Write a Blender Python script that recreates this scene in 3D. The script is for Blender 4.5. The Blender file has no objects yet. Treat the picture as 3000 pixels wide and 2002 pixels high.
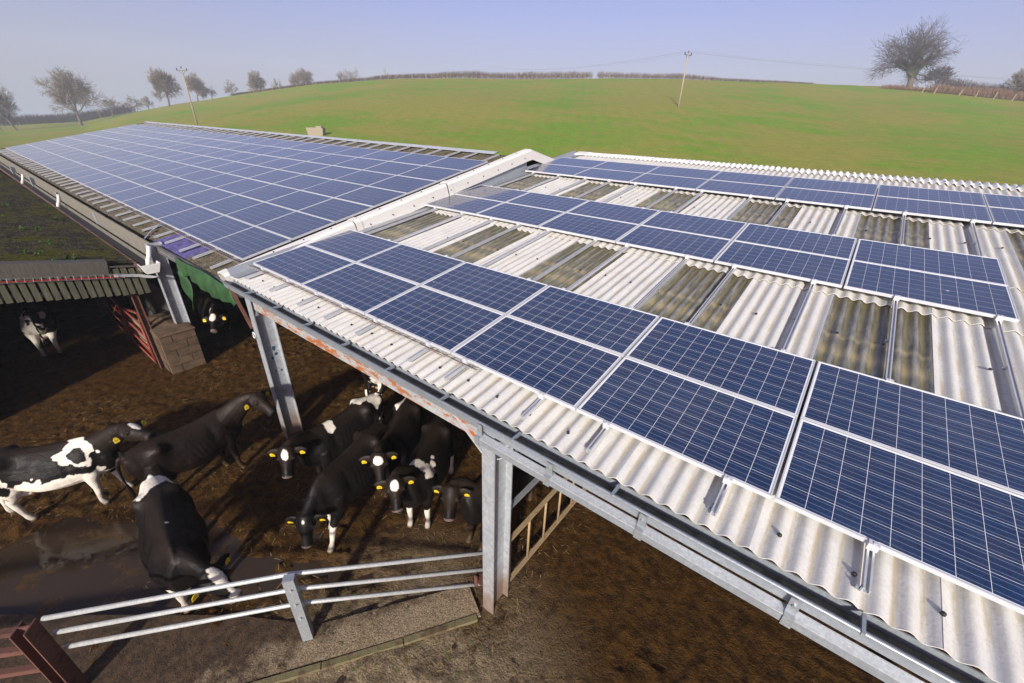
import bpy, bmesh, math, random
import numpy as np
from mathutils import Vector, Matrix, noise

random.seed(7)
rng = np.random.default_rng(7)
SC = bpy.context.scene
COL = SC.collection
PI = math.pi

# ------------------------------------------------------------------ camera
cam_d = bpy.data.cameras.new('camera')
cam_d.sensor_width = 36.0
cam_d.lens = 14.918
cam_d.clip_start = 0.05
cam_d.clip_end = 2000
cam = bpy.data.objects.new('camera', cam_d)
COL.objects.link(cam)
_R = ((0.7858240614, 0.6178753836, 0.0266562330),
      (-0.3056736441, 0.3505695885, 0.8852483193),
      (-0.5376282803, 0.7037975376, -0.4643542380))
CAM = Vector((8.1547, -2.9560, 5.6480))
cam.matrix_world = Matrix(((_R[0][0], _R[1][0], -_R[2][0], CAM.x),
                           (_R[0][1], _R[1][1], -_R[2][1], CAM.y),
                           (_R[0][2], _R[1][2], -_R[2][2], CAM.z),
                           (0, 0, 0, 1)))
SC.camera = cam

# ------------------------------------------------------------------ world, sun, exposure
SUN_AZ = math.radians(153.0)      # from +Y towards +X
SUN_EL = math.radians(23.0)
world = bpy.data.worlds.new('World')
SC.world = world
world.use_nodes = True
wn = world.node_tree.nodes
wl = world.node_tree.links
wn.clear()
w_out = wn.new('ShaderNodeOutputWorld')
w_bg = wn.new('ShaderNodeBackground')
w_sky = wn.new('ShaderNodeTexSky')
w_sky.sky_type = 'NISHITA'
w_sky.sun_disc = False
w_sky.sun_elevation = SUN_EL
w_sky.sun_rotation = SUN_AZ
w_sky.altitude = 100
w_sky.air_density = 1.0
w_sky.dust_density = 2.0
w_sky.ozone_density = 3.0
w_geo = wn.new('ShaderNodeTexCoord')
w_sep = wn.new('ShaderNodeSeparateXYZ')
w_map = wn.new('ShaderNodeMapRange')
w_map.interpolation_type = 'SMOOTHSTEP'
w_map.inputs['From Min'].default_value = 0.0
w_map.inputs['From Max'].default_value = 0.26
w_map.inputs['To Max'].default_value = 0.82
w_noise = wn.new('ShaderNodeTexNoise')
w_noise.inputs['Scale'].default_value = 3.0
w_noise.inputs['Detail'].default_value = 3.0
w_scale = wn.new('ShaderNodeVectorMath'); w_scale.operation = 'MULTIPLY'
w_scale.inputs[1].default_value = (1, 1, 4)
w_add = wn.new('ShaderNodeMath'); w_add.operation = 'MULTIPLY_ADD'
w_add.inputs[1].default_value = 0.10
w_tint = wn.new('ShaderNodeMix'); w_tint.data_type = 'RGBA'; w_tint.blend_type = 'MULTIPLY'
w_tint.inputs['Factor'].default_value = 1.0
w_tint.inputs['B'].default_value = (1.36, 1.00, 1.33, 1)
w_mix = wn.new('ShaderNodeMix'); w_mix.data_type = 'RGBA'
w_mix.inputs['A'].default_value = (4.4, 4.7, 5.5, 1)      # fog bank low in the sky
wl.new(w_geo.outputs['Generated'], w_sep.inputs[0])
wl.new(w_geo.outputs['Generated'], w_scale.inputs[0])
wl.new(w_scale.outputs[0], w_noise.inputs['Vector'])
wl.new(w_noise.outputs['Fac'], w_add.inputs[0])
wl.new(w_sep.outputs['Z'], w_add.inputs[2])
wl.new(w_add.outputs[0], w_map.inputs['Value'])
wl.new(w_sky.outputs[0], w_tint.inputs['A'])
wl.new(w_tint.outputs['Result'], w_mix.inputs['B'])
wl.new(w_map.outputs[0], w_mix.inputs['Factor'])
wl.new(w_mix.outputs['Result'], w_bg.inputs['Color'])
w_bg.inputs['Strength'].default_value = 0.08
wl.new(w_bg.outputs[0], w_out.inputs['Surface'])

sun_d = bpy.data.lights.new('sun', 'SUN')
sun_d.energy = 5.0
sun_d.angle = math.radians(3.0)   # veiled by mist
sun_d.color = (1.0, 0.95, 0.86)
sun = bpy.data.objects.new('sun', sun_d)
COL.objects.link(sun)
sun_dir = Vector((math.sin(SUN_AZ) * math.cos(SUN_EL), math.cos(SUN_AZ) * math.cos(SUN_EL), math.sin(SUN_EL)))
sun.rotation_euler = sun_dir.to_track_quat('Z', 'Y').to_euler()
sun.location = sun_dir * 60

SC.view_settings.view_transform = 'Standard'
SC.view_settings.look = 'None'
SC.view_settings.exposure = 0.40
SC.view_settings.gamma = 1.0
SC.view_settings.use_curve_mapping = False
SC.render.engine = 'CYCLES'
SC.cycles.use_denoising = True
SC.cycles.max_bounces = 8
SC.cycles.transparent_max_bounces = 12
SC.cycles.volume_bounces = 0
SC.cycles.sample_clamp_indirect = 6.0

# ------------------------------------------------------------------ helpers
class NT:
    """tiny node-tree writer"""
    def __init__(self, name):
        self.m = bpy.data.materials.new(name)
        self.m.use_nodes = True
        self.t = self.m.node_tree
        self.t.nodes.clear()
        self.out = self.t.nodes.new('ShaderNodeOutputMaterial')
    def n(self, typ, props=None, **ins):
        nd = self.t.nodes.new('ShaderNode' + typ)
        for k, v in (props or {}).items():
            setattr(nd, k, v)
        for k, v in ins.items():
            key = k.replace('_', ' ')
            if k.startswith('i') and k[1:].isdigit():
                s = nd.inputs[int(k[1:])]
            else:
                s = nd.inputs[key]
            self.put(s, v)
        return nd
    def put(self, s, v):
        if isinstance(v, bpy.types.NodeSocket):
            self.t.links.new(v, s)
        elif isinstance(v, bpy.types.Node):
            self.t.links.new(v.outputs[0], s)
        elif isinstance(v, (tuple, list)) and s.type == 'RGBA' and len(v) == 3:
            s.default_value = (*v, 1)
        else:
            s.default_value = v
    def mix(self, f, a, b, blend='MIX'):
        nd = self.t.nodes.new('ShaderNodeMix')
        nd.data_type = 'RGBA'; nd.blend_type = blend
        self.put(nd.inputs['Factor'], f); self.put(nd.inputs['A'], a); self.put(nd.inputs['B'], b)
        return nd.outputs['Result']
    def math(self, op, a, b=0.0, c=0.0, clamp=False):
        nd = self.t.nodes.new('ShaderNodeMath'); nd.operation = op; nd.use_clamp = clamp
        self.put(nd.inputs[0], a); self.put(nd.inputs[1], b); self.put(nd.inputs[2], c)
        return nd.outputs[0]
    def rng(self, v, a, b, c=0.0, d=1.0, smooth=True):
        nd = self.t.nodes.new('ShaderNodeMapRange')
        if smooth: nd.interpolation_type = 'SMOOTHSTEP'
        self.put(nd.inputs[0], v)
        for i, x in enumerate((a, b, c, d)): nd.inputs[i + 1].default_value = x
        return nd.outputs[0]
    def noise(self, scale, detail=4, rough=0.6, vec=None, stretch=None, coord='Object'):
        if vec is None:
            vec = self.n('TexCoord').outputs[coord]
        if stretch:
            vec = self.n('VectorMath', {'operation': 'MULTIPLY'}, i0=vec, i1=stretch).outputs[0]
        return self.n('TexNoise', None, Vector=vec, Scale=scale, Detail=detail, Roughness=rough).outputs['Fac']
    def xyz(self, coord='Object'):
        s = self.n('SeparateXYZ', None, i0=self.n('TexCoord').outputs[coord])
        return s.outputs[0], s.outputs[1], s.outputs[2]
    def bump(self, h, strength=0.4, dist=0.02):
        return self.n('Bump', None, Height=h, Strength=strength, Distance=dist).outputs[0]
    def bsdf(self, **kw):
        b = self.n('BsdfPrincipled', None, **kw)
        return b
    def done(self, sh):
        self.t.links.new(sh.outputs[0] if isinstance(sh, bpy.types.Node) else sh, self.out.inputs['Surface'])
        return self.m

def plain(name, c, rough=0.6, metal=0.0, var=0.25, scale=6.0, spec=0.5, bump=0.0):
    t = NT(name)
    f = t.noise(scale, 5, 0.65)
    f2 = t.rng(f, 0.3, 0.7)
    col = t.mix(f2, tuple(x * (1 - var) for x in c), tuple(min(1, x * (1 + var)) for x in c))
    kw = dict(Base_Color=col, Roughness=rough, Metallic=metal)
    if bump: kw['Normal'] = t.bump(t.noise(scale * 6, 4), bump, 0.01)
    b = t.bsdf(**kw)
    b.inputs['Specular IOR Level'].default_value = spec
    return t.done(b)

LOC = {}
def thing(name, label, cat, loc, group=None):
    o = bpy.data.objects.new(name, None)
    o.empty_display_size = 0.3
    o.location = loc
    COL.objects.link(o)
    o['label'] = label; o['category'] = cat
    if group: o['group'] = group
    LOC[o.name] = Vector(loc)
    return o
def tag(o, label=None, cat=None, group=None, kind=None):
    if label: o['label'] = label
    if cat: o['category'] = cat
    if group: o['group'] = group
    if kind: o['kind'] = kind
    return o
def rootloc(o):
    while o.parent: o = o.parent
    return LOC.get(o.name, Vector(o.location))
def inst(name, me, parent, M):
    """shared mesh as a part; M is its world matrix"""
    o = bpy.data.objects.new(name, me)
    COL.objects.link(o)
    if parent is not None:
        o.parent = parent
        M = Matrix.Translation(-rootloc(parent)) @ M
        if parent.parent is not None: M = parent.matrix_basis.inverted() @ M
    o.matrix_basis = M
    return o

class MB:
    def __init__(self): self.v = []; self.f = []
    def add(self, vs, fs):
        b = len(self.v)
        self.v.extend([tuple(x) for x in vs]); self.f.extend([tuple(i + b for i in f) for f in fs])
        return self
    def box(self, lo, hi, M=None):
        x0, y0, z0 = lo; x1, y1, z1 = hi
        vs = [Vector(q) for q in ((x0,y0,z0),(x1,y0,z0),(x1,y1,z0),(x0,y1,z0),(x0,y0,z1),(x1,y0,z1),(x1,y1,z1),(x0,y1,z1))]
        if M is not None: vs = [M @ q for q in vs]
        return self.add(vs, ((0,3,2,1),(4,5,6,7),(0,1,5,4),(1,2,6,5),(2,3,7,6),(3,0,4,7)))
    def bar(self, a, b, w, h, up=(0,0,1)):
        a = Vector(a); b = Vector(b); d = b - a; L = d.length; d.normalize()
        u = Vector(up); s = d.cross(u)
        if s.length < 1e-4: s = d.cross(Vector((1,0,0)))
        s.normalize(); u = s.cross(d)
        M = Matrix(((d.x,s.x,u.x,a.x),(d.y,s.y,u.y,a.y),(d.z,s.z,u.z,a.z),(0,0,0,1)))
        return self.box((0,-w/2,-h/2),(L,w/2,h/2),M)
    def tube(self, pts, r, n=8, cap=True):
        pts = [Vector(q) for q in pts]
        rs = r if isinstance(r, (list, tuple)) else [r] * len(pts)
        base = len(self.v); ref = None
        for i, q in enumerate(pts):
            d = (pts[min(i+1,len(pts)-1)] - pts[max(i-1,0)]).normalized()
            if ref is None: ref = d.orthogonal().normalized()
            ref = (ref - d * ref.dot(d))
            if ref.length < 1e-5: ref = d.orthogonal()
            ref.normalize(); s = d.cross(ref)
            for k in range(n):
                an = 2*PI*k/n
                self.v.append(tuple(q + (ref*math.cos(an) + s*math.sin(an)) * rs[i]))
        for i in range(len(pts)-1):
            for k in range(n):
                a = base+i*n+k; b = base+i*n+(k+1)%n
                self.f.append((a,b,b+n,a+n))
        if cap:
            self.f.append(tuple(base+k for k in reversed(range(n))))
            self.f.append(tuple(base+(len(pts)-1)*n+k for k in range(n)))
        return self
    def prism(self, poly, a, b):
        """closed polygon (2D list u,v) extruded between frames a,b: functions (u,v)->Vector"""
        n = len(poly)
        vs = [a(*q) for q in poly] + [b(*q) for q in poly]
        fs = [(i,(i+1)%n,n+(i+1)%n,n+i) for i in range(n)] + [tuple(reversed(range(n))), tuple(range(n,2*n))]
        return self.add(vs, fs)
    def mesh(self, name, mat, smooth=False, off=Vector((0,0,0))):
        me = bpy.data.meshes.new(name)
        me.from_pydata([tuple(Vector(q) - off) for q in self.v], [], self.f)
        if mat: me.materials.append(mat)
        if smooth:
            for p in me.polygons: p.use_smooth = True
        me.update()
        return me
    def build(self, name, mat, parent=None, smooth=False, loc=None):
        """vertices in world space; part of parent, or a top-level mesh with origin at loc"""
        if parent is not None:
            off = rootloc(parent)
        else:
            off = Vector(loc) if loc is not None else Vector(self.v[0])
        o = bpy.data.objects.new(name, self.mesh(name, mat, smooth, off))
        COL.objects.link(o)
        if parent is not None: o.parent = parent
        else:
            o.location = off; LOC[o.name] = off
        return o

def npmesh(name, verts, faces, mat, smooth=True):
    verts = np.asarray(verts, np.float32); faces = np.asarray(faces, np.int32)
    me = bpy.data.meshes.new(name)
    me.vertices.add(len(verts)); me.vertices.foreach_set('co', verts.ravel())
    k = faces.shape[1]
    me.loops.add(faces.size); me.loops.foreach_set('vertex_index', faces.ravel())
    me.polygons.add(len(faces)); me.polygons.foreach_set('loop_start', np.arange(0, faces.size, k, dtype=np.int32))
    me.polygons.foreach_set('use_smooth', np.full(len(faces), smooth))
    me.materials.append(mat); me.update(calc_edges=True); me.validate()
    return me

def vnoise(x, y, cell, seed):
    r = np.random.default_rng(seed); G = r.random((257, 257))
    u = x / cell + 1000; v = y / cell + 1000
    i = np.floor(u).astype(int); j = np.floor(v).astype(int)
    fu = u - i; fv = v - j; fu = fu*fu*(3-2*fu); fv = fv*fv*(3-2*fv)
    i %= 256; j %= 256
    return (G[i,j]*(1-fu)+G[i+1,j]*fu)*(1-fv) + (G[i,j+1]*(1-fu)+G[i+1,j+1]*fu)*fv

ORD = ['first','second','third','fourth','fifth','sixth','seventh','eighth','ninth','tenth','eleventh','twelfth','thirteenth',
       'fourteenth','fifteenth','sixteenth','seventeenth','eighteenth','nineteenth','twentieth','twenty-first']

# roof frames -------------------------------------------------------
TH1 = 0.131887
NR = Matrix(((1,0,0,0),(0,math.cos(TH1),-math.sin(TH1),0),(0,math.sin(TH1),math.cos(TH1),3.25),(0,0,0,1)))
TH2, YL = 0.195705, -0.010617
LR = Matrix.Translation((-0.69374 - 0.08661*math.sin(YL), 0.08661*math.cos(YL), 3.1555)) @ Matrix.Rotation(YL, 4, 'Z') @ Matrix.Rotation(TH2, 4, 'X')
PP, PH = 1.667, 1.0258            # panel pitch along the eave and up the slope
def T(x, y, z): return Matrix.Translation((x, y, z))

# ------------------------------------------------------------------ materials
def m_field():
    t = NT('field_grass')
    pos = t.n('NewGeometry').outputs['Position']
    big = t.noise(0.035, 5, 0.6, vec=pos, stretch=(1.0, 0.7, 0.0))
    mid = t.noise(0.16, 5, 0.7, vec=pos, stretch=(0.5, 1.2, 0.0))
    fine = t.noise(3.0, 3, 0.7, vec=pos)
    g = t.mix(t.rng(fine, 0.25, 0.75), (0.100, 0.190, 0.006), (0.172, 0.280, 0.012))
    br = t.mix(t.rng(fine, 0.3, 0.7), (0.215, 0.190, 0.026), (0.285, 0.240, 0.048))
    f = t.rng(t.math('ADD', t.math('MULTIPLY', big, 0.62), t.math('MULTIPLY', mid, 0.45)), 0.44, 0.58)
    col = t.mix(t.math('MULTIPLY', f, 0.88), g, br)
    sx = t.n('SeparateXYZ', None, i0=pos)
    ln = t.math('ADD', t.math('MULTIPLY', sx.outputs[0], 0.86), t.math('MULTIPLY', sx.outputs[1], 0.50))
    ln = t.math('ADD', ln, t.math('MULTIPLY', big, 9.0))
    fr_ = t.math('ABSOLUTE', t.math('SUBTRACT', t.math('FRACT', t.math('DIVIDE', ln, 21.0)), 0.5))
    tram = t.math('MULTIPLY', t.rng(t.math('ABSOLUTE', t.math('SUBTRACT', fr_, 0.06)), 0.008, 0.022, 1.0, 0.0), t.rng(mid, 0.35, 0.6, 0.15, 0.5))
    col = t.mix(tram, col, (0.24, 0.19, 0.05))
    mot = t.noise(0.7, 4, 0.75, vec=pos, stretch=(0.6, 1.3, 0.0))
    col = t.mix(t.rng(mot, 0.35, 0.7, 0.0, 0.35), col, (0.065, 0.135, 0.005))
    drill = t.math('FRACT', t.math('DIVIDE', ln, 2.6))
    col = t.mix(t.math('MULTIPLY', t.rng(drill, 0.3, 0.7), 0.06), col, (0.06, 0.13, 0.006))
    b = t.bsdf(Base_Color=col, Roughness=0.9, Normal=t.bump(fine, 0.5, 0.08))
    b.inputs['Specular IOR Level'].default_value = 0.15
    return t.done(b)
def m_mud():
    t = NT('yard_slurry')
    pos = t.n('NewGeometry').outputs['Position']
    x = t.n('SeparateXYZ', None, i0=pos)
    big = t.noise(0.8, 5, 0.65, vec=pos)
    mid = t.noise(7.0, 5, 0.7, vec=pos)
    fine = t.noise(45.0, 4, 0.7, vec=pos)
    straw = t.noise(120.0, 2, 0.5, vec=pos, stretch=(1.0, 0.25, 1.0))
    mud = t.mix(t.rng(mid, 0.3, 0.7), (0.019, 0.0080, 0.0012), (0.088, 0.041, 0.0075))
    mud = t.mix(t.rng(fine, 0.58, 0.75), mud, (0.16, 0.080, 0.020))
    mud = t.mix(t.math('MULTIPLY', t.rng(straw, 0.68, 0.76), 0.55), mud, (0.30, 0.20, 0.09))
    conc = t.mix(t.rng(fine, 0.3, 0.7), (0.15, 0.108, 0.06), (0.32, 0.25, 0.165))
    conc = t.mix(t.rng(mid, 0.5, 0.72), conc, (0.10, 0.095, 0.035))
    dx = t.math('SUBTRACT', x.outputs[0], 5.9); dy = t.math('SUBTRACT', x.outputs[1], -1.75)
    d = t.math('SQRT', t.math('ADD', t.math('MULTIPLY', dx, dx), t.math('MULTIPLY', dy, dy)))
    m = t.math('MULTIPLY', t.rng(d, 0.7, 2.5, 1.0, 0.0), t.rng(t.math('ADD', t.math('MULTIPLY', big, 0.6), t.math('MULTIPLY', mid, 0.4)), 0.36, 0.54))
    col = t.mix(m, mud, conc)
    rough = t.math('ADD', t.rng(big, 0.38, 0.60, 0.36, 0.72), t.math('MULTIPLY', m, 0.25))
    b = t.bsdf(Base_Color=col, Roughness=rough, Normal=t.bump(t.math('ADD', mid, t.math('MULTIPLY', fine, 0.5)), 1.0, 0.06))
    b.inputs['Specular IOR Level'].default_value = 0.12
    return t.done(b)
def m_water():
    t = NT('slurry_water')
    pos = t.n('NewGeometry').outputs['Position']
    n1 = t.noise(2.6, 6, 0.75, vec=pos); n2 = t.noise(22.0, 4, 0.7, vec=pos)
    scum = t.math('MULTIPLY', t.rng(t.math('ADD', t.math('MULTIPLY', n1, 0.75), t.math('MULTIPLY', n2, 0.25)), 0.53, 0.60), 0.75)
    b = t.bsdf(Base_Color=t.mix(scum, (0.038, 0.025, 0.016), (0.075, 0.040, 0.012)), Roughness=t.rng(scum, 0.0, 0.7, 0.03, 0.45), IOR=1.33, Normal=t.bump(t.math('ADD', t.noise(7.0, 3, vec=pos), t.math('MULTIPLY', scum, n2)), 0.12, 0.012))
    return t.done(b)
def m_sheet(name, base, stain, stain_amt, moss, moss_amt, speck=0.25, rough=0.8, pitch=1/7):
    t = NT(name)
    x, y, z = t.xyz()
    rnd = t.n('ObjectInfo').outputs['Random']
    obj = t.n('TexCoord').outputs['Object']
    vec = t.n('VectorMath', {'operation': 'ADD'}, i0=obj, i1=t.n('CombineXYZ', None, i0=t.math('MULTIPLY', rnd, 57.0), i1=t.math('MULTIPLY', rnd, 31.0)).outputs[0]).outputs[0]
    valley = t.rng(z, -0.019, -0.009, 1.0, 0.0)
    streak = t.noise(5.0, 4, 0.7, vec=vec, stretch=(4.0, 0.35, 0.0))
    blot = t.noise(2.2, 5, 0.65, vec=vec, stretch=(1, 1, 0))
    fine = t.noise(40.0, 4, 0.7, vec=vec)
    col = t.mix(t.rng(blot, 0.3, 0.7), tuple(c * 0.86 for c in base), tuple(min(1, c * 1.06) for c in base))
    col = t.mix(t.math('MULTIPLY', t.rng(fine, 0.4, 0.75), speck), col, tuple(c * 0.45 for c in base))
    sf = t.math('MULTIPLY', t.math('ADD', t.math('MULTIPLY', valley, 0.85), 0.16), t.rng(streak, 0.36, 0.62))
    col = t.mix(t.math('MULTIPLY', sf, stain_amt, clamp=True), col, stain)
    mf = t.math('MULTIPLY', t.rng(t.math('ADD', t.math('MULTIPLY', blot, 0.7), t.math('MULTIPLY', fine, 0.35)), 0.48, 0.62), moss_amt)
    col = t.mix(t.math('MULTIPLY', mf, t.math('ADD', t.math('MULTIPLY', valley, 0.6), 0.4), clamp=True), col, moss)
    b = t.bsdf(Base_Color=col, Roughness=rough, Normal=t.bump(fine, 0.35, 0.006))
    b.inputs['Specular IOR Level'].default_value = 0.3
    return t.done(b)
def m_lichen(name, base, dark, pale, moss, amt):
    t = NT(name)
    pos = t.n('NewGeometry').outputs['Position']
    x, y, z = t.xyz()
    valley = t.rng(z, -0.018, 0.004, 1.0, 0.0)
    big = t.noise(0.9, 5, 0.7, vec=pos); mid = t.noise(6.0, 5, 0.75, vec=pos); fine = t.noise(28.0, 4, 0.75, vec=pos); sp = t.noise(70.0, 2, 0.6, vec=pos)
    col = t.mix(t.rng(mid, 0.35, 0.65), dark, base)
    col = t.mix(t.rng(fine, 0.45, 0.62), col, dark)
    col = t.mix(t.math('MULTIPLY', t.rng(sp, 0.60, 0.68), 0.75), col, pale)
    mf = t.rng(t.math('ADD', t.math('ADD', t.math('MULTIPLY', big, 0.55), t.math('MULTIPLY', mid, 0.35)), t.math('MULTIPLY', fine, 0.25)), 0.55, 0.64)
    mf = t.math('MULTIPLY', t.math('ADD', mf, t.math('MULTIPLY', valley, 0.25), clamp=True), amt)
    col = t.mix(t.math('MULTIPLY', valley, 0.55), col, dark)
    col = t.mix(mf, col, t.mix(t.rng(fine, 0.35, 0.65), tuple(c * 0.55 for c in moss), tuple(c * 1.5 for c in moss)))
    b = t.bsdf(Base_Color=col, Roughness=0.95, Normal=t.bump(t.math('ADD', fine, mid), 0.9, 0.02))
    b.inputs['Specular IOR Level'].default_value = 0.15
    return t.done(b)
def m_rooflight():
    t = NT('rooflight_plastic')
    x, y, z = t.xyz()
    rnd = t.n('ObjectInfo').outputs['Random']
    obj = t.n('TexCoord').outputs['Object']
    vec = t.n('VectorMath', {'operation': 'ADD'}, i0=obj, i1=t.n('CombineXYZ', None, i0=t.math('MULTIPLY', rnd, 40.0), i1=0.0).outputs[0]).outputs[0]
    streak = t.noise(6.0, 4, 0.7, vec=vec, stretch=(3.0, 0.4, 0.0))
    blot = t.noise(4.0, 4, 0.6, vec=vec)
    valley = t.rng(z, -0.018, -0.008, 1.0, 0.0)
    crest = t.rng(z, 0.006, 0.017)
    wob = t.math('ADD', y, t.math('MULTIPLY', t.math('SUBTRACT', blot, 0.5), 0.16))
    band = t.math('MULTIPLY', t.rng(wob, 1.22, 1.40), t.rng(wob, 1.40, 1.62, 1.0, 0.0))
    band2 = t.math('MULTIPLY', t.rng(wob, 1.70, 1.78), t.rng(wob, 1.78, 1.88, 1.0, 0.0))
    top = t.math('MULTIPLY', t.rng(t.math('ADD', wob, t.math('MULTIPLY', crest, -0.45)), 2.05, 2.75), 0.6)
    dirt = t.math('ADD', t.rng(streak, 0.3, 0.75, 0.44, 0.70), t.math('MULTIPLY', valley, 0.12))
    dirt = t.math('ADD', dirt, t.math('MULTIPLY', t.math('ADD', band, band2), 0.18), clamp=True)
    grey = t.mix(t.rng(streak, 0.3, 0.7), (0.185, 0.178, 0.125), (0.330, 0.320, 0.255))
    dcol = t.mix(t.math('MULTIPLY', valley, t.rng(streak, 0.3, 0.6, 0.3, 0.9)), grey, (0.24, 0.185, 0.05))
    dcol = t.mix(t.math('MULTIPLY', t.math('ADD', band, band2, clamp=True), 0.6), dcol, (0.38, 0.30, 0.15))
    dcol = t.mix(t.math('MULTIPLY', crest, 0.4), dcol, (0.44, 0.44, 0.40))  # highlight along the ribs, painted as a paler tone on the crests
    dcol = t.mix(top, dcol, (0.14, 0.11, 0.030))
    d = t.bsdf(Base_Color=dcol, Roughness=0.4)
    tr = t.n('BsdfTransparent', None, Color=(0.48, 0.50, 0.46))
    gl = t.n('BsdfGlossy', None, Color=(0.9, 0.9, 0.9), Roughness=0.3)
    fr = t.n('LayerWeight', None, Blend=0.2).outputs['Fresnel']
    m1 = t.n('MixShader', None, i0=dirt, i1=tr.outputs[0], i2=d.outputs[0])
    m2 = t.n('MixShader', None, i0=t.math('MULTIPLY', fr, 0.5), i1=m1.outputs[0], i2=gl.outputs[0])
    return t.done(m2)
def m_galv(name='galvanised_steel', base=(0.42, 0.45, 0.47), rust=0.0, rough=0.42, metal=0.55, rustcol=(0.42, 0.13, 0.03)):
    t = NT(name)
    pos = t.n('NewGeometry').outputs['Position']
    v = t.n('TexVoronoi', None, Vector=pos, Scale=60.0).outputs['Color']
    g = t.n('SeparateXYZ', None, i0=v).outputs[0]
    n1 = t.noise(3.0, 5, 0.7, vec=pos)
    col = t.mix(g, tuple(c * 0.85 for c in base), tuple(min(1, c * 1.12) for c in base))
    col = t.mix(t.rng(n1, 0.3, 0.75, 0.0, 0.5), col, tuple(c * 0.72 for c in base))
    rgh = rough
    mt = metal
    if rust > 0:
        n2 = t.noise(5.0, 7, 0.78, vec=pos, stretch=(0.55, 1.0, 1.6))
        rf = t.rng(n2, 0.66 - rust * 0.3, 0.72 - rust * 0.3)
        col = t.mix(rf, col, t.mix(t.noise(30, 3, vec=pos), tuple(c * 0.5 for c in rustcol), rustcol))
        rgh = t.math('ADD', t.math('MULTIPLY', rf, 0.35), rough)
        mt = t.math('MULTIPLY', t.math('SUBTRACT', 1.0, rf), metal)
    return t.done(t.bsdf(Base_Color=col, Roughness=rgh, Metallic=mt))
def m_column(name):
    """galvanised column, muddy towards its foot where cattle splash it"""
    t = NT(name)
    pos = t.n('NewGeometry').outputs['Position']
    z = t.n('SeparateXYZ', None, i0=pos).outputs[2]
    v = t.n('SeparateXYZ', None, i0=t.n('TexVoronoi', None, Vector=pos, Scale=26.0).outputs['Color']).outputs[0]
    n1 = t.noise(5.0, 5, 0.7, vec=pos)
    col = t.mix(v, (0.40, 0.43, 0.46), (0.54, 0.56, 0.58))
    col = t.mix(t.rng(n1, 0.4, 0.75, 0.0, 0.45), col, (0.30, 0.31, 0.30))
    zz = t.math('ADD', z, t.math('MULTIPLY', n1, -0.9))
    mudf = t.rng(zz, -0.35, 0.45, 1.0, 0.0)
    col = t.mix(t.math('MULTIPLY', mudf, 0.85), col, (0.16, 0.095, 0.05))
    return t.done(t.bsdf(Base_Color=col, Roughness=0.45, Metallic=t.math('MULTIPLY', t.math('SUBTRACT', 1.0, mudf), 0.45)))
def m_cell():
    t = NT('solar_cell')
    x, y, z = t.xyz()
    rnd = t.n('ObjectInfo').outputs['Random']
    cry = t.n('TexVoronoi', None, Vector=t.n('VectorMath', {'operation': 'ADD'}, i0=t.n('TexCoord').outputs['Object'],
              i1=t.n('CombineXYZ', None, i0=t.math('MULTIPLY', rnd, 91.0)).outputs[0]).outputs[0], Scale=60.0).outputs['Color']
    c = t.n('SeparateXYZ', None, i0=cry).outputs[0]
    col = t.mix(t.math('MULTIPLY', c, 0.55), (0.0022, 0.0150, 0.056), (0.0055, 0.040, 0.130))
    col = t.mix(t.math('MULTIPLY', rnd, 0.5), col, (0.010, 0.015, 0.048))
    # bus bars along the long side of the panel
    ys = t.math('MULTIPLY', t.math('ABSOLUTE', t.math('SUBTRACT', t.math('FRACT', t.math('ADD', t.math('DIVIDE', y, 0.052), 0.5)), 0.5)), 0.052)
    bus = t.rng(ys, 0.0011, 0.0016, 1.0, 0.0)
    col = t.mix(t.math('MULTIPLY', bus, 0.55), col, (0.42, 0.45, 0.50))
    pos = t.n('NewGeometry').outputs['Position']
    dust = t.math('MULTIPLY', t.rng(t.noise(1.3, 5, 0.7, vec=pos), 0.35, 0.75), 0.055)
    col = t.mix(dust, col, (0.42, 0.40, 0.36))
    drop = t.rng(t.n('TexVoronoi', None, Vector=pos, Scale=1.1).outputs['Distance'], 0.020, 0.026, 1.0, 0.0)
    col = t.mix(t.math('MULTIPLY', drop, 0.8), col, (0.6, 0.6, 0.58))
    b = t.bsdf(Base_Color=col, Roughness=0.35)
    b.inputs['Coat Weight'].default_value = 1.0
    b.inputs['Coat Roughness'].default_value = 0.07
    b.inputs['Coat IOR'].default_value = 1.45
    return t.done(b)
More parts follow.
